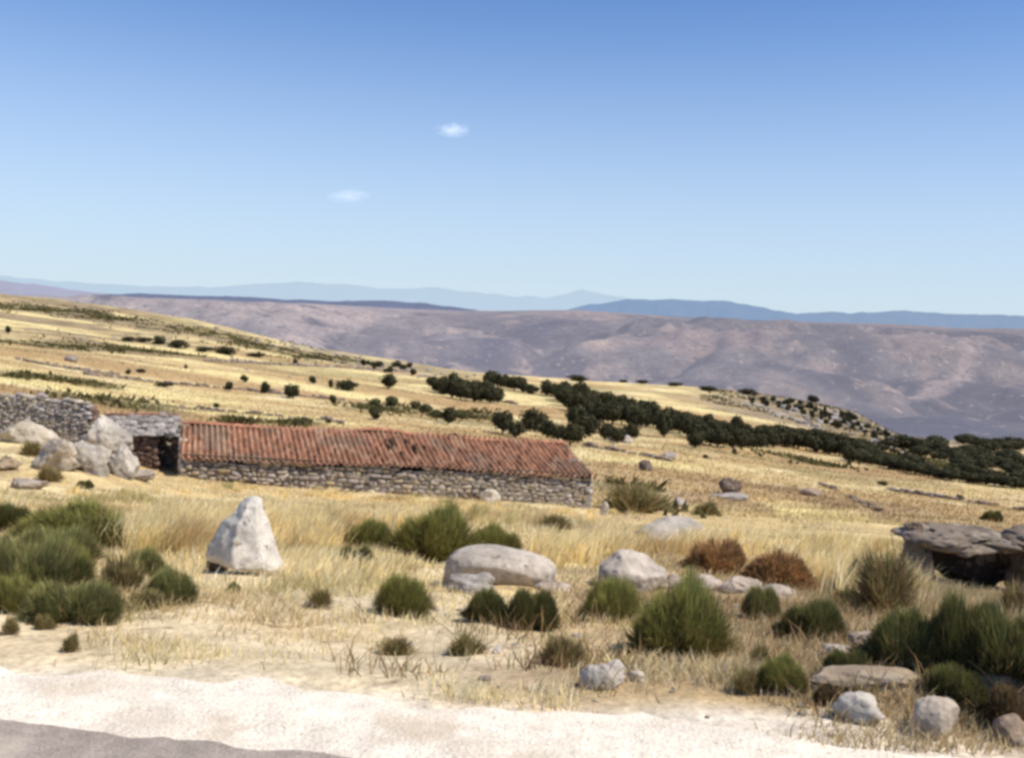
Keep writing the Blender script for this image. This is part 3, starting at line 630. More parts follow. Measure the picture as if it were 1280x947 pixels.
BUSH = [  # cx, base y, w, h, kind, label
 (14,666,66,36,'deep','dark green bush cut by the left edge, highest of the left bushes'),
 (104,686,146,54,'green','wide dark green broom bush above the left clump'),
 (36,742,120,68,'blue','large grey green broom bush at the left edge'),
 (20,768,62,42,'green','green bush at the left edge below the large grey green one'),
 (92,778,118,48,'blue','low grey green bush at the front of the left clump'),
 (150,745,64,48,'olive','brown tinged thin bush in the middle of the left clump'),
 (222,754,84,42,'blue','spreading green bush at the right end of the left clump'),
 (78,735,96,52,'green','green bush filling the middle of the left clump behind the low front one'),
 (70,705,100,44,'blue','grey green bush under the wide dark green one in the left clump'),
 (178,722,60,34,'blue','small grey green bush right of the wide dark green one in the left clump'),
 (180,762,50,26,'olive','thin olive bush at the front right of the left clump'),
 (12,795,24,22,'olive','tiny olive tuft bush at the left edge near the verge'),
 (89,816,22,24,'olive','small lone olive tuft nearest the gravel on the left'),
 (293,742,18,14,'green','small green tuft just below the pointed stone'),
 (400,760,34,22,'olive','small faded olive bush alone on the pale ground right of the pointed stone'),
 (55,788,26,18,'olive','small olive tuft below the left clump'),
 (458,687,64,38,'green','left round bush of the row in front of the barn'),
 (444,713,46,30,'deep','small dark bush just below the left one of the barn row'),
 (541,701,104,64,'green','tallest broom bush in front of the barn, behind the long boulder'),
 (620,692,66,34,'green','low bush right of the tallest one, behind the long boulder'),
 (505,770,66,48,'green','green bush alone on pale ground left of the long boulder'),
 (607,780,54,40,'deep','left one of the twin dark bushes below the long boulder'),
 (664,787,62,50,'deep','right one of the twin dark bushes below the long boulder'),
 (765,778,74,50,'green','bush in front of the rounded boulder, left of the biggest bush'),
 (842,823,132,94,'green','biggest green broom bush in the centre right foreground'),
 (586,819,52,26,'olive','sparse olive bush left of the small white stone'),
 (494,819,52,22,'olive','sparse faded bush on the verge below the lone green bush'),
 (703,834,62,38,'olive','sparse olive bush left of the angular roadside rock'),
 (949,774,44,40,'blue','grey green bush just right of the biggest bush'),
 (1018,800,74,48,'deep','neat round dark green bush standing alone on the right slope'),
 (946,840,44,34,'olive','small olive bush below and right of the biggest bush'),
 (981,869,62,42,'green','green bush nearest the road on the right slope'),
 (1060,845,54,30,'deep','low dark bush at the left foot of the big dark clump'),
 (1132,842,104,76,'deep','left dark bush of the big dark clump on the right'),
 (1206,846,92,94,'deep','tallest dark bush of the big dark clump on the right'),
 (1262,862,112,80,'deep','dark bush of the big clump cut by the right edge'),
 (1196,888,80,44,'deep','dark bush in front of the rock bank behind the rounded tan rock'),
 (1108,770,84,78,'wisp','tall wispy straw green bush left of the overhanging rock'),
 (1078,748,48,52,'wisp','slim wispy bush behind the tall wispy one'),
 (1270,776,54,44,'wisp','brownish wispy bush at the right edge in front of the black hollow'),
 (1055,758,42,24,'olive','low olive bush left of the wispy bushes'),
 (897,722,68,44,'rust','left rust brown bush above the stone ledge'),
 (974,737,80,46,'rust','right rust brown bush above the end of the stone ledge'),
 (1035,883,32,24,'brown','small brown bush left of the flat topped grey rock'),
 (930,868,40,30,'olive','faded olive bush left of the green bush near the road'),
 (1262,918,56,52,'brown','dark brown bush in the lower right corner'),
 (690,664,44,20,'olive','olive grass bush just in front of the barn wall towards its right end'),
 (792,641,84,34,'olive','broad olive scrub bush beside the right end of the barn'),
 (882,644,34,16,'olive','small olive bush in the straw below the dark boulder'),
 (106,611,20,10,'deep','tiny dark bush in the straw below the outcrop'),
 (40,571,28,18,'olive','tawny bush between the boulders of the outcrop'),
 (62,604,32,20,'olive','tawny bush at the lower left foot of the outcrop'),
 (158,584,26,18,'olive','olive tuft at the right foot of the outcrop'),
 (1241,652,22,14,'deep','tiny round dark bush in the field behind the overhanging rock'),
]
EXCL = []
for i, (cx, by, w, h, kd, lab) in enumerate(BUSH):
    p = G(cx, by); s = p.y/F; o = link('broom_bush' if kd not in ('olive',) else 'scrub_bush', BML[kd][i % 3])
    wm = w*s*1.18; o.location = (p.x*(1+wm*.22/p.y), p.y+wm*.22, 0); o.location.z = gz(o.location.x, o.location.y)-.02*wm
    o.scale = (wm, wm*.85, h*s/(.62 if kd != 'wisp' else .75)*1.12); o.rotation_euler.z = random.uniform(-.6, .6)+(math.pi if i % 2 else 0)
    props(o, lab, 'bush')
# ------------------------------------------------------------------ trees
def crown_mesh(seed, nleaf=1500, cols=((.022,.021,.013),(.074,.072,.033)), squash=.8):
    r = np.random.default_rng(seed); nb = 11
    bl = r.normal(0, 1, (nb, 3)); bl /= np.linalg.norm(bl, axis=1)[:, None]; bl *= r.uniform(.10, .28, (nb, 1)); bl[:,2] *= squash; br = r.uniform(.17, .27, nb)
    k = r.integers(0, nb, nleaf); d = r.normal(0, 1, (nleaf, 3)); d /= np.linalg.norm(d, axis=1)[:, None]
    P = bl[k] + d*(br[k]*r.uniform(.55, 1.08, nleaf))[:, None]*np.array((1,1,squash))
    u = r.normal(0, 1, (nleaf, 3)); u -= (u*d).sum(1)[:, None]*d*.6; u /= np.linalg.norm(u, axis=1)[:, None]; w = np.cross(d, u); sz = r.uniform(.022, .046, nleaf)[:, None]
    V = np.stack([P-u*sz-w*sz*.5, P+u*sz*.3-w*sz, P+u*sz+w*sz*.6, P-u*sz*.4+w*sz], 1)
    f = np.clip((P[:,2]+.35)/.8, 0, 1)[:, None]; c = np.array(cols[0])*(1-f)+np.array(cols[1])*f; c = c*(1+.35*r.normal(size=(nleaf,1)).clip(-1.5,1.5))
    return mesh('crown', V.reshape(-1, 3), np.arange(nleaf*4).reshape(-1, 4), M_leaf, np.repeat(np.clip(c, .008, .5), 4, 0))
def trunk_mesh(seed):
    r = random.Random(seed); V = []; Fq = []
    def limb(p, q, r0, r1):
        p = Vector(p); q = Vector(q); d = (q-p).normalized(); u = d.orthogonal().normalized(); w = d.cross(u); k0 = len(V); ns = 4
        for i in range(ns):
            t = i/(ns-1); c = p.lerp(q, t) + Vector((r.uniform(-1,1), r.uniform(-1,1), 0))*.012*(0 < i < ns-1); rr = r0*(1-t)+r1*t
            for a in range(7): V.append(c + (u*math.cos(a*math.tau/7)+w*math.sin(a*math.tau/7))*rr)
        for i in range(ns-1):
            for a in range(7): Fq.append((k0+i*7+a, k0+i*7+(a+1) % 7, k0+(i+1)*7+(a+1) % 7, k0+(i+1)*7+a))
    limb((0,0,-.05), (.01,.0,.42), .045, .028)
    for k in range(5):
        a = k*math.tau/5+r.uniform(-.4, .4); limb((.01,0,.25+.03*k), (math.cos(a)*.26, math.sin(a)*.26, .5+.2*r.random()), .02, .007)
    return mesh('trunk', [tuple(v) for v in V], Fq, M_bark, None, True)
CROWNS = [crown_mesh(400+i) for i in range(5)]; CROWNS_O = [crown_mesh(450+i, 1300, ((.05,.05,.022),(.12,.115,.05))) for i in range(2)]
TRUNKS = [trunk_mesh(i) for i in range(3)]
LOW = [crown_mesh(480+i, 900) for i in range(3)]
tcount = 0
def tree(cx, by, w, h, label, group=None, olive=False, name='oak_tree', z0=None, at=None):
    global tcount
    p = at or G(cx, by); s = p.y/F; wm = w*s; hm = h*s; k = tcount; tcount += 1
    e = empty(name, (p.x, p.y+wm*.1, p.z), random.uniform(0, 6.28)); e.location.z = gz(e.location.x, e.location.y)
    props(e, label, 'tree', group)
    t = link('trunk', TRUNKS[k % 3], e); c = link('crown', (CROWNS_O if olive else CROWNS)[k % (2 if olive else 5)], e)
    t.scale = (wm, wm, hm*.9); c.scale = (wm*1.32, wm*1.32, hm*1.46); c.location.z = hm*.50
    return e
def shrub(cx, by, w, h, label, group=None, olive=False, name='round_shrub'):
    global tcount
    p = G(cx, by); s = p.y/F; k = tcount; tcount += 1
    o = link(name, (CROWNS_O if olive else LOW)[k % (2 if olive else 3)]); wm = w*s; hm = h*s
    o.location = (p.x, p.y+wm*.1, 0); o.location.z = gz(p.x, p.y+wm*.1)+hm*.38; o.scale = (wm*1.1, wm*.9, hm*1.7); o.rotation_euler.z = random.uniform(0, 6.28)
    props(o, label, 'shrub', group); return o
TREES = [(286,489,11,13,'first small dark tree from the left along the field wall'),(306,478,10,10,'small round tree set back behind the row along the field wall'),
 (331,492,12,16,'second dark tree, narrow, along the field wall on the left'),(365,498,22,20,'largest dark round tree along the field wall left of centre'),
 (391,480,10,12,'small tree on the open straw above the largest field wall tree'),(413,486,7,13,'slender lone tree left of the wide low tree clump'),
 (416,505,11,13,'small dark tree just below the wide low tree clump'),(434,488,28,14,'wide low dark tree clump in the straw field above the barn'),
 (485,486,20,21,'neat round dark tree standing alone in straw near the crest'),(516,470,8,11,'little dark tree on the crest left of the tree belt'),
 (369,457,7,9,'tiny tree beside the upper field wall'),(469,525,16,16,'small dark tree just above the barn ridge at its raised tiles'),
 (545,526,20,15,'green tree left of the darker one above the barn ridge'),(560,530,24,24,'dark oak above the barn ridge beside green scrub'),(577,526,16,12,'low green tree right of the dark oak above the barn ridge'),
 (628,543,32,31,'left big oak of the pair behind the right half of the barn'),(645,547,26,22,'lower right oak of the pair behind the right half of the barn'),
 (668,540,34,31,'left round oak of the group behind the barn right end'),(684,547,26,25,'second oak of the group behind the barn right end'),(698,552,28,25,'third oak of the group behind the barn right end'),(712,558,36,31,'largest and nearest oak of the group behind the barn right end'),
 (722,538,30,34,'tall oak at the near left corner of the thick belt'),(737,545,30,30,'round oak in front of the near corner of the thick belt'),
 (757,550,24,24,'left oak of the three standing in the straw before the belt'),(772,554,26,24,'middle oak of the three standing in the straw before the belt'),(787,551,24,23,'right oak of the three standing in the straw before the belt'),
 (830,547,24,36,'tall oak in the gap between the two dark belts'),(869,560,24,24,'oak at the left front end of the right belt'),(10,417,7,11,'lone dark tree on the hillside at the left edge'),
 (1062,578,20,24,'oak at the right end of the belt where the far wood begins')]
for (x, y, w, h, lab) in TREES: tree(x, y, w, h, lab, olive=lab.split()[0] == 'green' or 'low green' in lab)
HEDGE = [(160,427,22,7,'thin left end of the dark hillside hedge'),(180,428,22,8,'second dark shrub of the hillside hedge'),(198,430,24,14,'tallest dark shrub of the hillside hedge'),(222,435,32,12,'long dark shrub of the hillside hedge'),
 (256,440,24,8,'low dark shrub left of the round one on the hillside'),(281,443,30,14,'round dark shrub standing at the right of the hillside hedge'),(320,446,30,6,'flat dark shrub farthest right on the hillside line'),
 (160,468,10,8,'small dark shrub in the upper left straw field'),(176,466,13,7,'low grey shrub beside the small dark one in the upper left field'),(232,461,6,7,'tiny shrub below the round hillside shrub'),(205,484,26,8,'flat dark shrub on the field wall at left'),
 (270,509,10,8,'little shrub in the straw above the left end of the roof'),(307,528,32,7,'flat green shrub behind the barn roof at left'),(373,531,24,8,'low green shrub touching the barn ridge line'),
 (410,529,9,7,'tiny dark shrub on the stub of wall behind the barn'),(469,508,22,13,'left green shrub of the scrub line above the barn'),(490,507,26,13,'second green shrub of the scrub line above the barn'),(517,511,22,13,'third green shrub of the scrub line above the barn'),(532,517,22,14,'fourth green shrub of the scrub line above the barn'),
 (722,476,40,9,'long dark shrub on the crest beyond the thick belt'),(780,474,16,5,'short dark shrub on the crest right of the long one'),(803,477,22,6,'flat dark shrub on the crest near the middle right'),(845,483,22,6,'flat crest shrub left of the longer crest shrub'),(886,488,38,7,'longer flat shrub on the right crest'),(935,493,32,8,'dark shrub on the crest left of the rocky knoll'),(1016,501,20,11,'dark tree like shrub on top of the rocky knoll'),
 (882,573,10,7,'small shrub in straw below the right belt'),(918,568,8,9,'little dark shrub under the right belt'),(1103,607,14,7,'small shrub below the front of the far wood'),(1062,581,10,8,'shrub beside the last oak of the belt'),(1200,624,12,7,'brown shrub on the far right field wall')]
for (x, y, w, h, lab) in HEDGE: shrub(x, y, w, h, lab, olive='green' in lab)
def belt(rows, n_jit, label, group):
    for pts, step, (w, h) in rows:
        L = 0; xs = [p[0] for p in pts]; ys = [p[1] for p in pts]; x = xs[0]
        while x <= xs[-1]:
            q = random.uniform(.8, 1.2)
            tree(x+random.uniform(-2, 2), np.interp(x, xs, ys)+random.uniform(-1.2, 1.2), w*q, h*q*random.uniform(.9, 1.1), label, group); x += step*random.uniform(.8, 1.2)
belt([([(545,491),(570,499),(600,503),(630,503)], 10.5, (20,23)), ([(541,486),(575,492),(625,498)], 13, (19,20))], 0, 'dark oak packed in the upper left tree belt above the barn', 'oaks of the upper left belt')
belt([([(610,480),(640,488),(672,496)], 10, (18,16)), ([(615,477),(660,486)], 14, (17,14))], 0, 'dark oak in the thin middle stretch of the tree belt', 'oaks of the middle stretch')
belt([([(698,503),(722,518),(745,528),(790,533),(820,535)], 10, (23,25)), ([(690,497),(720,504),(760,519),(820,528)], 11, (22,22)), ([(682,494),(720,497),(770,510),(820,521)], 12, (20,20)), ([(745,508),(800,520)], 14, (20,18))], 0, 'dark oak packed in the thick central tree belt', 'oaks of the thick central belt')
belt([([(840,538),(870,551),(905,560),(945,561),(985,559),(1020,566),(1060,570)], 10, (23,25)), ([(850,535),(900,548),(960,553),(1020,559),(1060,565)], 11, (22,22)), ([(830,527),(870,537),(930,544),(1000,552),(1050,560)], 13, (20,20))], 0, 'dark oak packed in the right hand tree belt', 'oaks of the right hand belt')
# wood on the far right slope
n = 0
while n < 125:
    x = random.uniform(1070, 1390); bot = np.interp(x, [1070,1145,1194,1280,1400], [577,592,602,611,622]); tp = np.interp(x, [1070,1120,1160,1280,1400], [561,560,552,557,566])
    y = random.uniform(tp, bot)
    if ((x-1128)/22)**2+((y-566)/4)**2 < 1: continue
    q = random.uniform(.8, 1.2); tree(x, y, 27*q, 14*q, 'dark oak in the wood sloping down to the right edge', 'oaks of the wood at far right'); n += 1
x = 1068
while x < 1390:
    bot = np.interp(x, [1070,1145,1194,1280,1400], [577,592,602,611,622]); tree(x, bot, 24*random.uniform(.8,1.2), 15, 'dark oak in the wood sloping down to the right edge', 'oaks of the wood at far right'); x += 11
# specks of scrub and stones on knoll and hillside
for i in range(90):
    t = random.random()**.7; x = 930+215*t; y = np.interp(x, [900,1000,1060,1110,1150], [494,504,520,540,556])+random.uniform(0, 26)*(.3+t*.8); shrub(x, y, random.uniform(5, 13), random.uniform(5, 10), 'small dark shrub dotted over the rocky knoll at right', 'shrubs on the rocky knoll')
STM = []
for k in range(5):
    V, Fc = rock_geo(.5, .45, .4, 500+k, 3, 8, .12); STM.append((V, Fc))
def stone_me(k, tone): V, Fc = STM[k]; return mesh('stone', V, Fc, M_rock, np.array(tone)[None]*np.ones((len(V), 1)), False)
ST_G = [stone_me(k, t) for k, t in enumerate([(.30,.27,.25),(.36,.33,.30),(.26,.22,.19),(.40,.36,.33),(.33,.29,.25)])]
ST_P = [stone_me(k, t) for k, t in enumerate([(.58,.52,.45),(.48,.42,.35),(.62,.57,.50),(.40,.33,.27),(.52,.45,.38)])]
def stone(x, y, w, label, group, pal, name='stone', fl=.7):
    p = G(x, y); s = p.y/F*w; o = link(name, random.choice(pal)); o.location = (p.x, p.y, p.z+s*.12); o.scale = (s, s*.9, s*fl*random.uniform(.6, 1.1)); o.rotation_euler = (random.uniform(-.3,.3), random.uniform(-.3,.3), random.uniform(0, 6.28)); props(o, label, 'stone', group)
for i in range(70):
    x = random.triangular(190, 620, 470); y = np.interp(x, [190,300,380,430,520,620], [397,411,429,441,461,470])+abs(random.gauss(0, 6))+1
    stone(x, y, random.uniform(3, 9), 'grey rock strewn along the stony crest of the left hillside', 'rocks on the left hillside crest', ST_G, 'hillside_rock', .8)
for i in range(16):
    shrub(random.uniform(448, 520), random.uniform(455, 466), random.uniform(6, 14), random.uniform(6, 10), 'dark shrub among the rocks of the crest left of the tree belt', 'shrubs among the crest rocks')
for i in range(70):
    t = random.random()**.7; x = 960+185*t; y = np.interp(x, [960,1060,1110,1150], [498,518,540,556])+random.uniform(0, 24); stone(x, y, random.uniform(4, 13), 'grey rock strewn over the rocky knoll at right', 'rocks on the right knoll', ST_G, 'hillside_rock', .8)
for i in range(40):
    x = random.uniform(10, 430); y = np.interp(x, [0,213,430], [395,425,470])+random.uniform(0, 45); stone(x, y, random.uniform(2.5, 6), 'grey field stone lying in the straw fields on the left', 'stones in the left fields', ST_G, 'field_stone', .8)
for i in range(120):
    x = random.uniform(470, 1280); y = random.uniform(745, 905)
    if y > np.interp(x, [400,600,1000,1280], [835,860,915,935]): continue
    stone(x, y, random.choice((4, 5, 6, 8, 11, 15))*random.uniform(.7, 1.2), 'small stone lying among dry grass on the right hand slope', 'small stones on the near slope', ST_P, 'small_stone', .7)
for i in range(26):
    a_ = random.choice([(690,735,40,8),(1000,790,60,20),(1010,885,45,16),(1190,870,80,12),(870,800,60,25)]); stone(random.gauss(a_[0], a_[2]*.6), random.gauss(a_[1], a_[3]*.6), random.uniform(6, 18), 'small stone lying among dry grass on the right hand slope', 'small stones on the near slope', ST_P, 'small_stone', .6)
# ------------------------------------------------------------------ grasses (uncountable)
def blades(name, P, hgt, wid, col, lean=(.25,-.05), seed=1, spread=.35):
    n = len(P); r = np.random.default_rng(seed); ang = r.uniform(0, math.tau, n)
    wd = np.stack([np.cos(ang), np.sin(ang)*.4, np.zeros(n)], 1)*wid[:, None]
    ld = np.stack([lean[0]+r.normal(0, spread, n), lean[1]+r.normal(0, spread, n), np.ones(n)], 1)*hgt[:, None]
    bend = np.stack([r.normal(.12, .2, n), r.normal(0, .2, n), -.06*np.ones(n)], 1)*hgt[:, None]
    B = P - np.array((0,0,.02)); M_ = P + ld*.5 - bend*.25; Tp = P + ld + bend*.4
    V = np.stack([B-wd, B+wd, M_+wd*.7, M_-wd*.7, Tp], 1); i = np.arange(n)[:, None]*5
    q = np.concatenate([i, i+1, i+2, i+3], 1); t = np.concatenate([i+3, i+2, i+4], 1)
    C = np.repeat(col[:, None], 5, 1); C[:, :2] *= .85
    o = link(name, mesh(name, V.reshape(-1, 3), [q, t], M_grass, C.reshape(-1, 3))); props(o, kind='stuff'); return o
def scatter(n, y0, y1, amax, seed, pw=1.0):
    r = np.random.default_rng(seed); u = r.uniform(0, 1, n)
    Y = (y0**(-pw) + u*(y1**(-pw)-y0**(-pw)))**(-1/pw); a = r.uniform(-amax, amax, n); X = a*(Y+2)
    return X, Y, r
FOOT = [(o.location.x, o.location.y, max(o.dimensions.x, .01)*.48, max(o.dimensions.y, .01)*.48) for o in ROCKS]
bx0, bx1 = min(ELn[0], RLn[0]), ERn[0]
def keep(X, Y):
    k = np.ones(len(X), bool)
    for (x, y, rx, ry) in FOOT: k &= ((X-x)/rx)**2+((Y-y)/ry)**2 > 1
    k &= ~((X > -19) & (X < ERn[0]) & (Y > np.interp(X, [ELn[0], ERn[0]], [ELn[1]+.5, ERn[1]+.5])) & (Y < 54))
    k &= Y - y_shoulder(X) > .02
    return k
bpy.context.view_layer.update()
FOOT = [(o.location.x, o.location.y, max(o.dimensions.x, .01)*.46, max(o.dimensions.y, .01)*.46) for o in ROCKS]
for q in ROCKS:
    if q.name.startswith('standing') or 'rust' in q['label'] or 'smooth pale' in q['label']: FOOT.append((q.location.x*.985, q.location.y-q.dimensions.y*.5, q.dimensions.x*.5, .40))
def straw(n, r, X, Y):
    c = np.zeros((n, 3)) + np.array((.95,.80,.42)); k = r.uniform(0, 1, (n, 1))
    c = np.where(k < .3, np.array((.95,.87,.60)), c); c = np.where(k > .86, np.array((.62,.50,.29)), c)
    b = sstep(-.2, 2.2, X - .06*(Y-6))*sstep(21, 12, Y); c = c*(1-b[:, None]*.58) + np.array((.30,.20,.11))*b[:, None]*.58
    pt = sstep(.25, .8, fbm(X/2.5, Y/2.5, o=3, seed=91))[:, None]; c = c*(1-pt*.55)+np.array((.46,.31,.14))*pt*.55
    ol = sstep(.30, .8, fbm(X/1.7+40, Y/1.9, o=3, seed=92))[:, None]; c = c*(1-ol*.6)+np.array((.36,.35,.14))*ol*.6
    return c*(1+.15*r.normal(size=(n,1)))
# short turf near the road
X, Y, r = scatter(110000, 5.2, 18, .75, 1, .8)
dn = fbm(X/1.1, Y/.8, o=4, seed=81); lf = sstep(.5, 3.5, Y-y_shoulder(X)); kk = keep(X, Y) & (dn + r.normal(0, .35, len(X)) + 1.1*lf + .5*sstep(0, 2, X) > .5)
X, Y, dn = X[kk], Y[kk], dn[kk]; n = len(X)
blades('short_dry_grass', np.stack([X, Y, T(X, Y)], 1), (.045+.07*r.uniform(0, 1, n)**2 + .05*np.clip(dn, 0, 1)), .0035+.003*r.uniform(0,1,n), straw(n, r, X, Y), (.1,-.05), 2, .55)
# tall straw from mid slope to the barn
X, Y, r = scatter(200000, 8.5, 60, .72, 3, .55)
dn = fbm(X/2.6, Y/2.6, o=4, seed=82); zone = sstep(10, 18, Y + 2.6*fbm(X/2, Y/2, o=2, seed=83) + 1.0*(X > 1)); kk = keep(X, Y) & (dn + r.normal(0, .3, len(X)) > .75 - 1.25*zone)
X, Y, dn = X[kk], Y[kk], dn[kk]; n = len(X)
low = sstep(26, 40, Y)*sstep(-4.5, -8, X/np.maximum(Y,1)*28)   # shorter on the grazed left
blades('tall_dry_grass', np.stack([X, Y, T(X, Y)], 1), (.05+.10*r.uniform(0, 1, n)**1.5 + .15*np.clip(dn, -.2, 1))*(1-.4*low)*(1+.1*sstep(32, 42, Y)), (.0032+.0004*Y)*r.uniform(.6, 1.4, n), straw(n, r, X, Y), (.22,-.04), 4, .28)
# big bright feathery tufts left and right of the pointed stone, and stalks on the right
tp = []
for (cx, by, rx, ry, k_) in [(215,690,45,8,26),(255,668,60,10,34),(370,680,45,10,30),(420,668,50,10,20),(340,655,90,10,30),(760,690,80,12,22),(880,690,90,14,26),(1000,720,70,12,20),(1060,690,80,10,24),(700,700,40,10,10),(1110,740,40,14,16),(760,640,70,6,14),(630,655,80,6,14),(500,660,60,6,12),(290,612,50,4,16),(400,618,50,4,18),(500,626,50,4,18),(590,634,40,4,14),(690,642,50,4,18),(150,620,60,6,10),(215,678,50,12,24),(410,668,60,10,16)]:
    for _ in range(k_): tp.append((random.gauss(cx, rx*.6), random.gauss(by, ry*.6)))
PP = []; HH = []
for (x, y) in tp:
    p = G(x, y); m_ = random.randint(50, 110); q = np.random.default_rng(len(PP)).normal(0, .10, (m_, 2)); hh = random.uniform(.28, .62)*(.5 if y < 650 else 1)
    PP.append(np.stack([p.x+q[:,0], p.y+q[:,1], T(p.x+q[:,0], p.y+q[:,1])], 1)); HH.append(hh*RNG.uniform(.55, 1.1, m_))
P = np.concatenate(PP); Hh = np.concatenate(HH); kk = keep(P[:,0], P[:,1]); P = P[kk]; Hh = Hh[kk]; n = len(P); r = np.random.default_rng(5)
blades('feather_grass', P, Hh, .0045+.0002*P[:,1]+.003*r.uniform(0,1,n), straw(n, r, P[:,0]-20, P[:,1])*np.array((1.08,1.06,1.0)), (.24,-.03), 6, .24)
X, Y, r = scatter(32000, 5.4, 19, .7, 11, .8)
kk = keep(X, Y) & (X > -.5 + .8*fbm(X, Y, o=2, seed=85)) & (fbm(X/.7, Y/.6, o=3, seed=86) > -.05) & (Y-y_shoulder(X) > .35); X, Y = X[kk], Y[kk]; n = len(X)
blades('dry_twigs', np.stack([X, Y, T(X, Y)], 1), .07+.20*r.uniform(0,1,n)**2, .0035+.003*r.uniform(0,1,n), np.where(r.uniform(0,1,(n,1)) < .3, np.array((.24,.22,.09)), np.array((.38,.25,.13)))*(1+.25*r.normal(size=(n,1))), (.05,0), 12, .6)
# rough pasture beyond the barn
X, Y, r = scatter(110000, 50, 330, .65, 7, .35)
kk = keep(X, Y); X, Y = X[kk], Y[kk]; n = len(X); c = ground_col(X, Y)*(1+.2*r.normal(size=(n,1)))
blades('pasture_grass', np.stack([X, Y, T(X, Y)], 1), .13+.15*r.uniform(0,1,n), (.016+.00022*Y)*r.uniform(.6,1.4,n), np.clip(c, .03, .8), (.2,0), 8, .4)
# heath scrub on the olive patches
PS = []
for (cx, cy, rx, ry, _) in OLIVE:
    n_ = int(900*min(1.5, rx*ry/400+.3)); q = RNG.normal(0, .5, (n_, 2)); x = cx+q[:,0]*rx; y = cy+q[:,1]*ry; m_ = (y > 48) & (fbm(x/5, y/7, o=3, seed=95) > -.1)
    PS.append(np.stack([x[m_], y[m_], T(x[m_], y[m_])], 1))
q = np.random.default_rng(15); Yk = q.uniform(320, 480, 5200); Xk = q.uniform(.19, .42, 5200)*Yk; m_ = fbm(Xk/10, Yk/18, o=3, seed=28) + q.normal(0, .2, 5200) > .05
PS.append(np.stack([Xk[m_], Yk[m_], T(Xk[m_], Yk[m_])], 1))
P = np.concatenate(PS); kk = keep(P[:,0], P[:,1]); P = P[kk]; n = len(P); r = np.random.default_rng(6)
c = np.array((.13,.115,.045))*(1+.3*r.normal(size=(n,1)))
blades('heath_scrub', P, (.25+.45*r.uniform(0,1,n)), .12+.0009*P[:,1]*r.uniform(.6,1.4,n), np.clip(c, .02, .5), (0,0), 9, .7)
# ------------------------------------------------------------------ clouds
def cloud(px, py, w, h, dens, label, seed):
    p = U(px, py, 6000); s = 6000/F
    V, Fc = ICO[4]; o = link('cloud', mesh('cloud', V, Fc, M_rock)); o.location = p; o.scale = (w*s/2, w*s/3, h*s/2); o.rotation_euler.y = R(-4)
    m = bpy.data.materials.new('cloud_vapour'); m.use_nodes = True; nn = m.node_tree.nodes; l = m.node_tree.links; nn.clear()
    out = nn.new('ShaderNodeOutputMaterial'); v = nn.new('ShaderNodeVolumePrincipled'); v.inputs['Color'].default_value = (1,1,1,1); v.inputs['Anisotropy'].default_value = .3
    v.inputs['Emission Color'].default_value = (.95,.97,1,1)
    tc = nn.new('ShaderNodeTexCoord'); t = nn.new('ShaderNodeTexNoise'); t.inputs['Scale'].default_value = 2.6; t.inputs['Detail'].default_value = 5; t.inputs['Distortion'].default_value = .6
    mp = nn.new('ShaderNodeMapping'); mp.inputs['Location'].default_value = (seed, seed*2, 0); l.new(tc.outputs['Object'], mp.inputs[0]); l.new(mp.outputs[0], t.inputs['Vector'])
    ln = nn.new('ShaderNodeVectorMath'); ln.operation = 'LENGTH'; l.new(tc.outputs['Object'], ln.inputs[0])
    a = nn.new('ShaderNodeMath'); a.operation = 'SUBTRACT'; a.inputs[0].default_value = 1.0; l.new(ln.outputs['Value'], a.inputs[1])
    b = nn.new('ShaderNodeMath'); b.operation = 'MULTIPLY_ADD'; l.new(a.outputs[0], b.inputs[0]); b.inputs[1].default_value = .62; l.new(t.outputs['Fac'], b.inputs[2])
    c = nn.new('ShaderNodeMapRange'); c.inputs[1].default_value = .66; c.inputs[2].default_value = 1.15; c.inputs[3].default_value = 0; c.inputs[4].default_value = dens; l.new(b.outputs[0], c.inputs[0])
    l.new(c.outputs[0], v.inputs['Density'])
    e = nn.new('ShaderNodeMath'); e.operation = 'MULTIPLY'; e.inputs[1].default_value = .75; l.new(c.outputs[0], e.inputs[0]); l.new(e.outputs[0], v.inputs['Emission Strength'])
    l.new(v.outputs[0], out.inputs['Volume']); o.data.materials[0] = m
    props(o, label, 'cloud')
cloud(567, 163, 54, 24, .0075, 'small bright white cloud alone in the middle of the sky', 3)
cloud(435, 245, 74, 24, .0028, 'fainter wispy cloud lower and left of the bright one', 8)
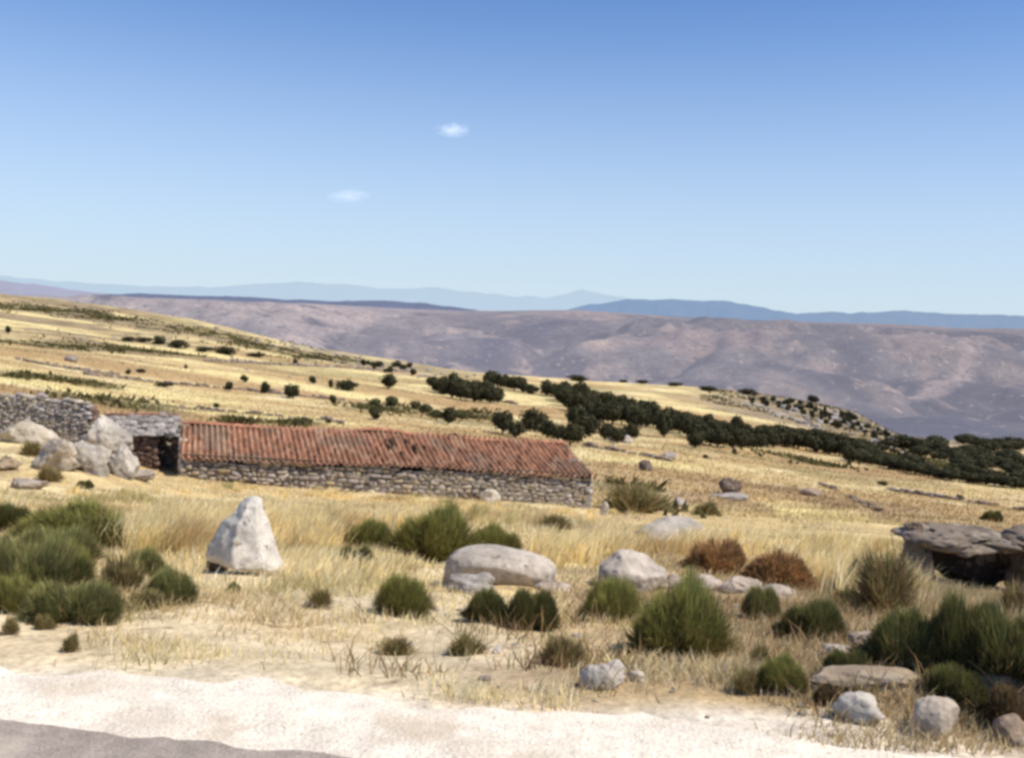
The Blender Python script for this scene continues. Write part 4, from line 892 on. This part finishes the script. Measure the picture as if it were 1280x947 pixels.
# ------------------------------------------------------------------ light
sd = Vector((.74, -.30, 1.12)).normalized()
sun = bpy.data.lights.new('sun', 'SUN'); sun.energy = 5.0; sun.angle = R(.5); sun.color = (1, .905, .77)
so_ = bpy.data.objects.new('sun', sun); COL.objects.link(so_); so_.rotation_euler = sd.to_track_quat('Z', 'Y').to_euler()
w = bpy.data.worlds.new('World'); S.world = w; w.use_nodes = True; nt = w.node_tree; nt.nodes.clear()
out = nt.nodes.new('ShaderNodeOutputWorld'); bg = nt.nodes.new('ShaderNodeBackground'); sk = nt.nodes.new('ShaderNodeTexSky')
sk.sky_type = 'NISHITA'; sk.sun_disc = False; sk.sun_elevation = math.asin(sd.z); sk.sun_rotation = math.atan2(sd.x, sd.y)
sk.altitude = 900; sk.air_density = 1.0; sk.dust_density = .6; sk.ozone_density = 1.6
bg.inputs[1].default_value = .11
tn = nt.nodes.new('ShaderNodeMix'); tn.data_type = 'RGBA'; tn.blend_type = 'MULTIPLY'; tn.inputs[0].default_value = 1; tn.inputs[7].default_value = (.80, 1.06, 1.40, 1)
tc = nt.nodes.new('ShaderNodeTexCoord'); sx = nt.nodes.new('ShaderNodeSeparateXYZ'); mr = nt.nodes.new('ShaderNodeMapRange')
mr.interpolation_type = 'SMOOTHSTEP'; mr.inputs[1].default_value = -.02; mr.inputs[2].default_value = .34; mr.inputs[3].default_value = .80; mr.inputs[4].default_value = 0
hz_ = nt.nodes.new('ShaderNodeMix'); hz_.data_type = 'RGBA'; hz_.inputs[7].default_value = (.655/.11, .765/.11, .87/.11, 1)     # pale haze low in the sky
nt.links.new(tc.outputs['Generated'], sx.inputs[0]); nt.links.new(sx.outputs['Z'], mr.inputs[0]); nt.links.new(sk.outputs[0], tn.inputs[6])
nt.links.new(mr.outputs[0], hz_.inputs[0]); nt.links.new(tn.outputs[2], hz_.inputs[6]); nt.links.new(hz_.outputs[2], bg.inputs[0]); nt.links.new(bg.outputs[0], out.inputs[0])
S.view_settings.view_transform = 'Standard'; S.view_settings.look = 'None'; S.view_settings.exposure = 0
S.render.engine = 'CYCLES'; S.cycles.filter_width = 3.2; S.cycles.max_bounces = 6; S.cycles.volume_bounces = 2
S.cycles.transparent_max_bounces = 8
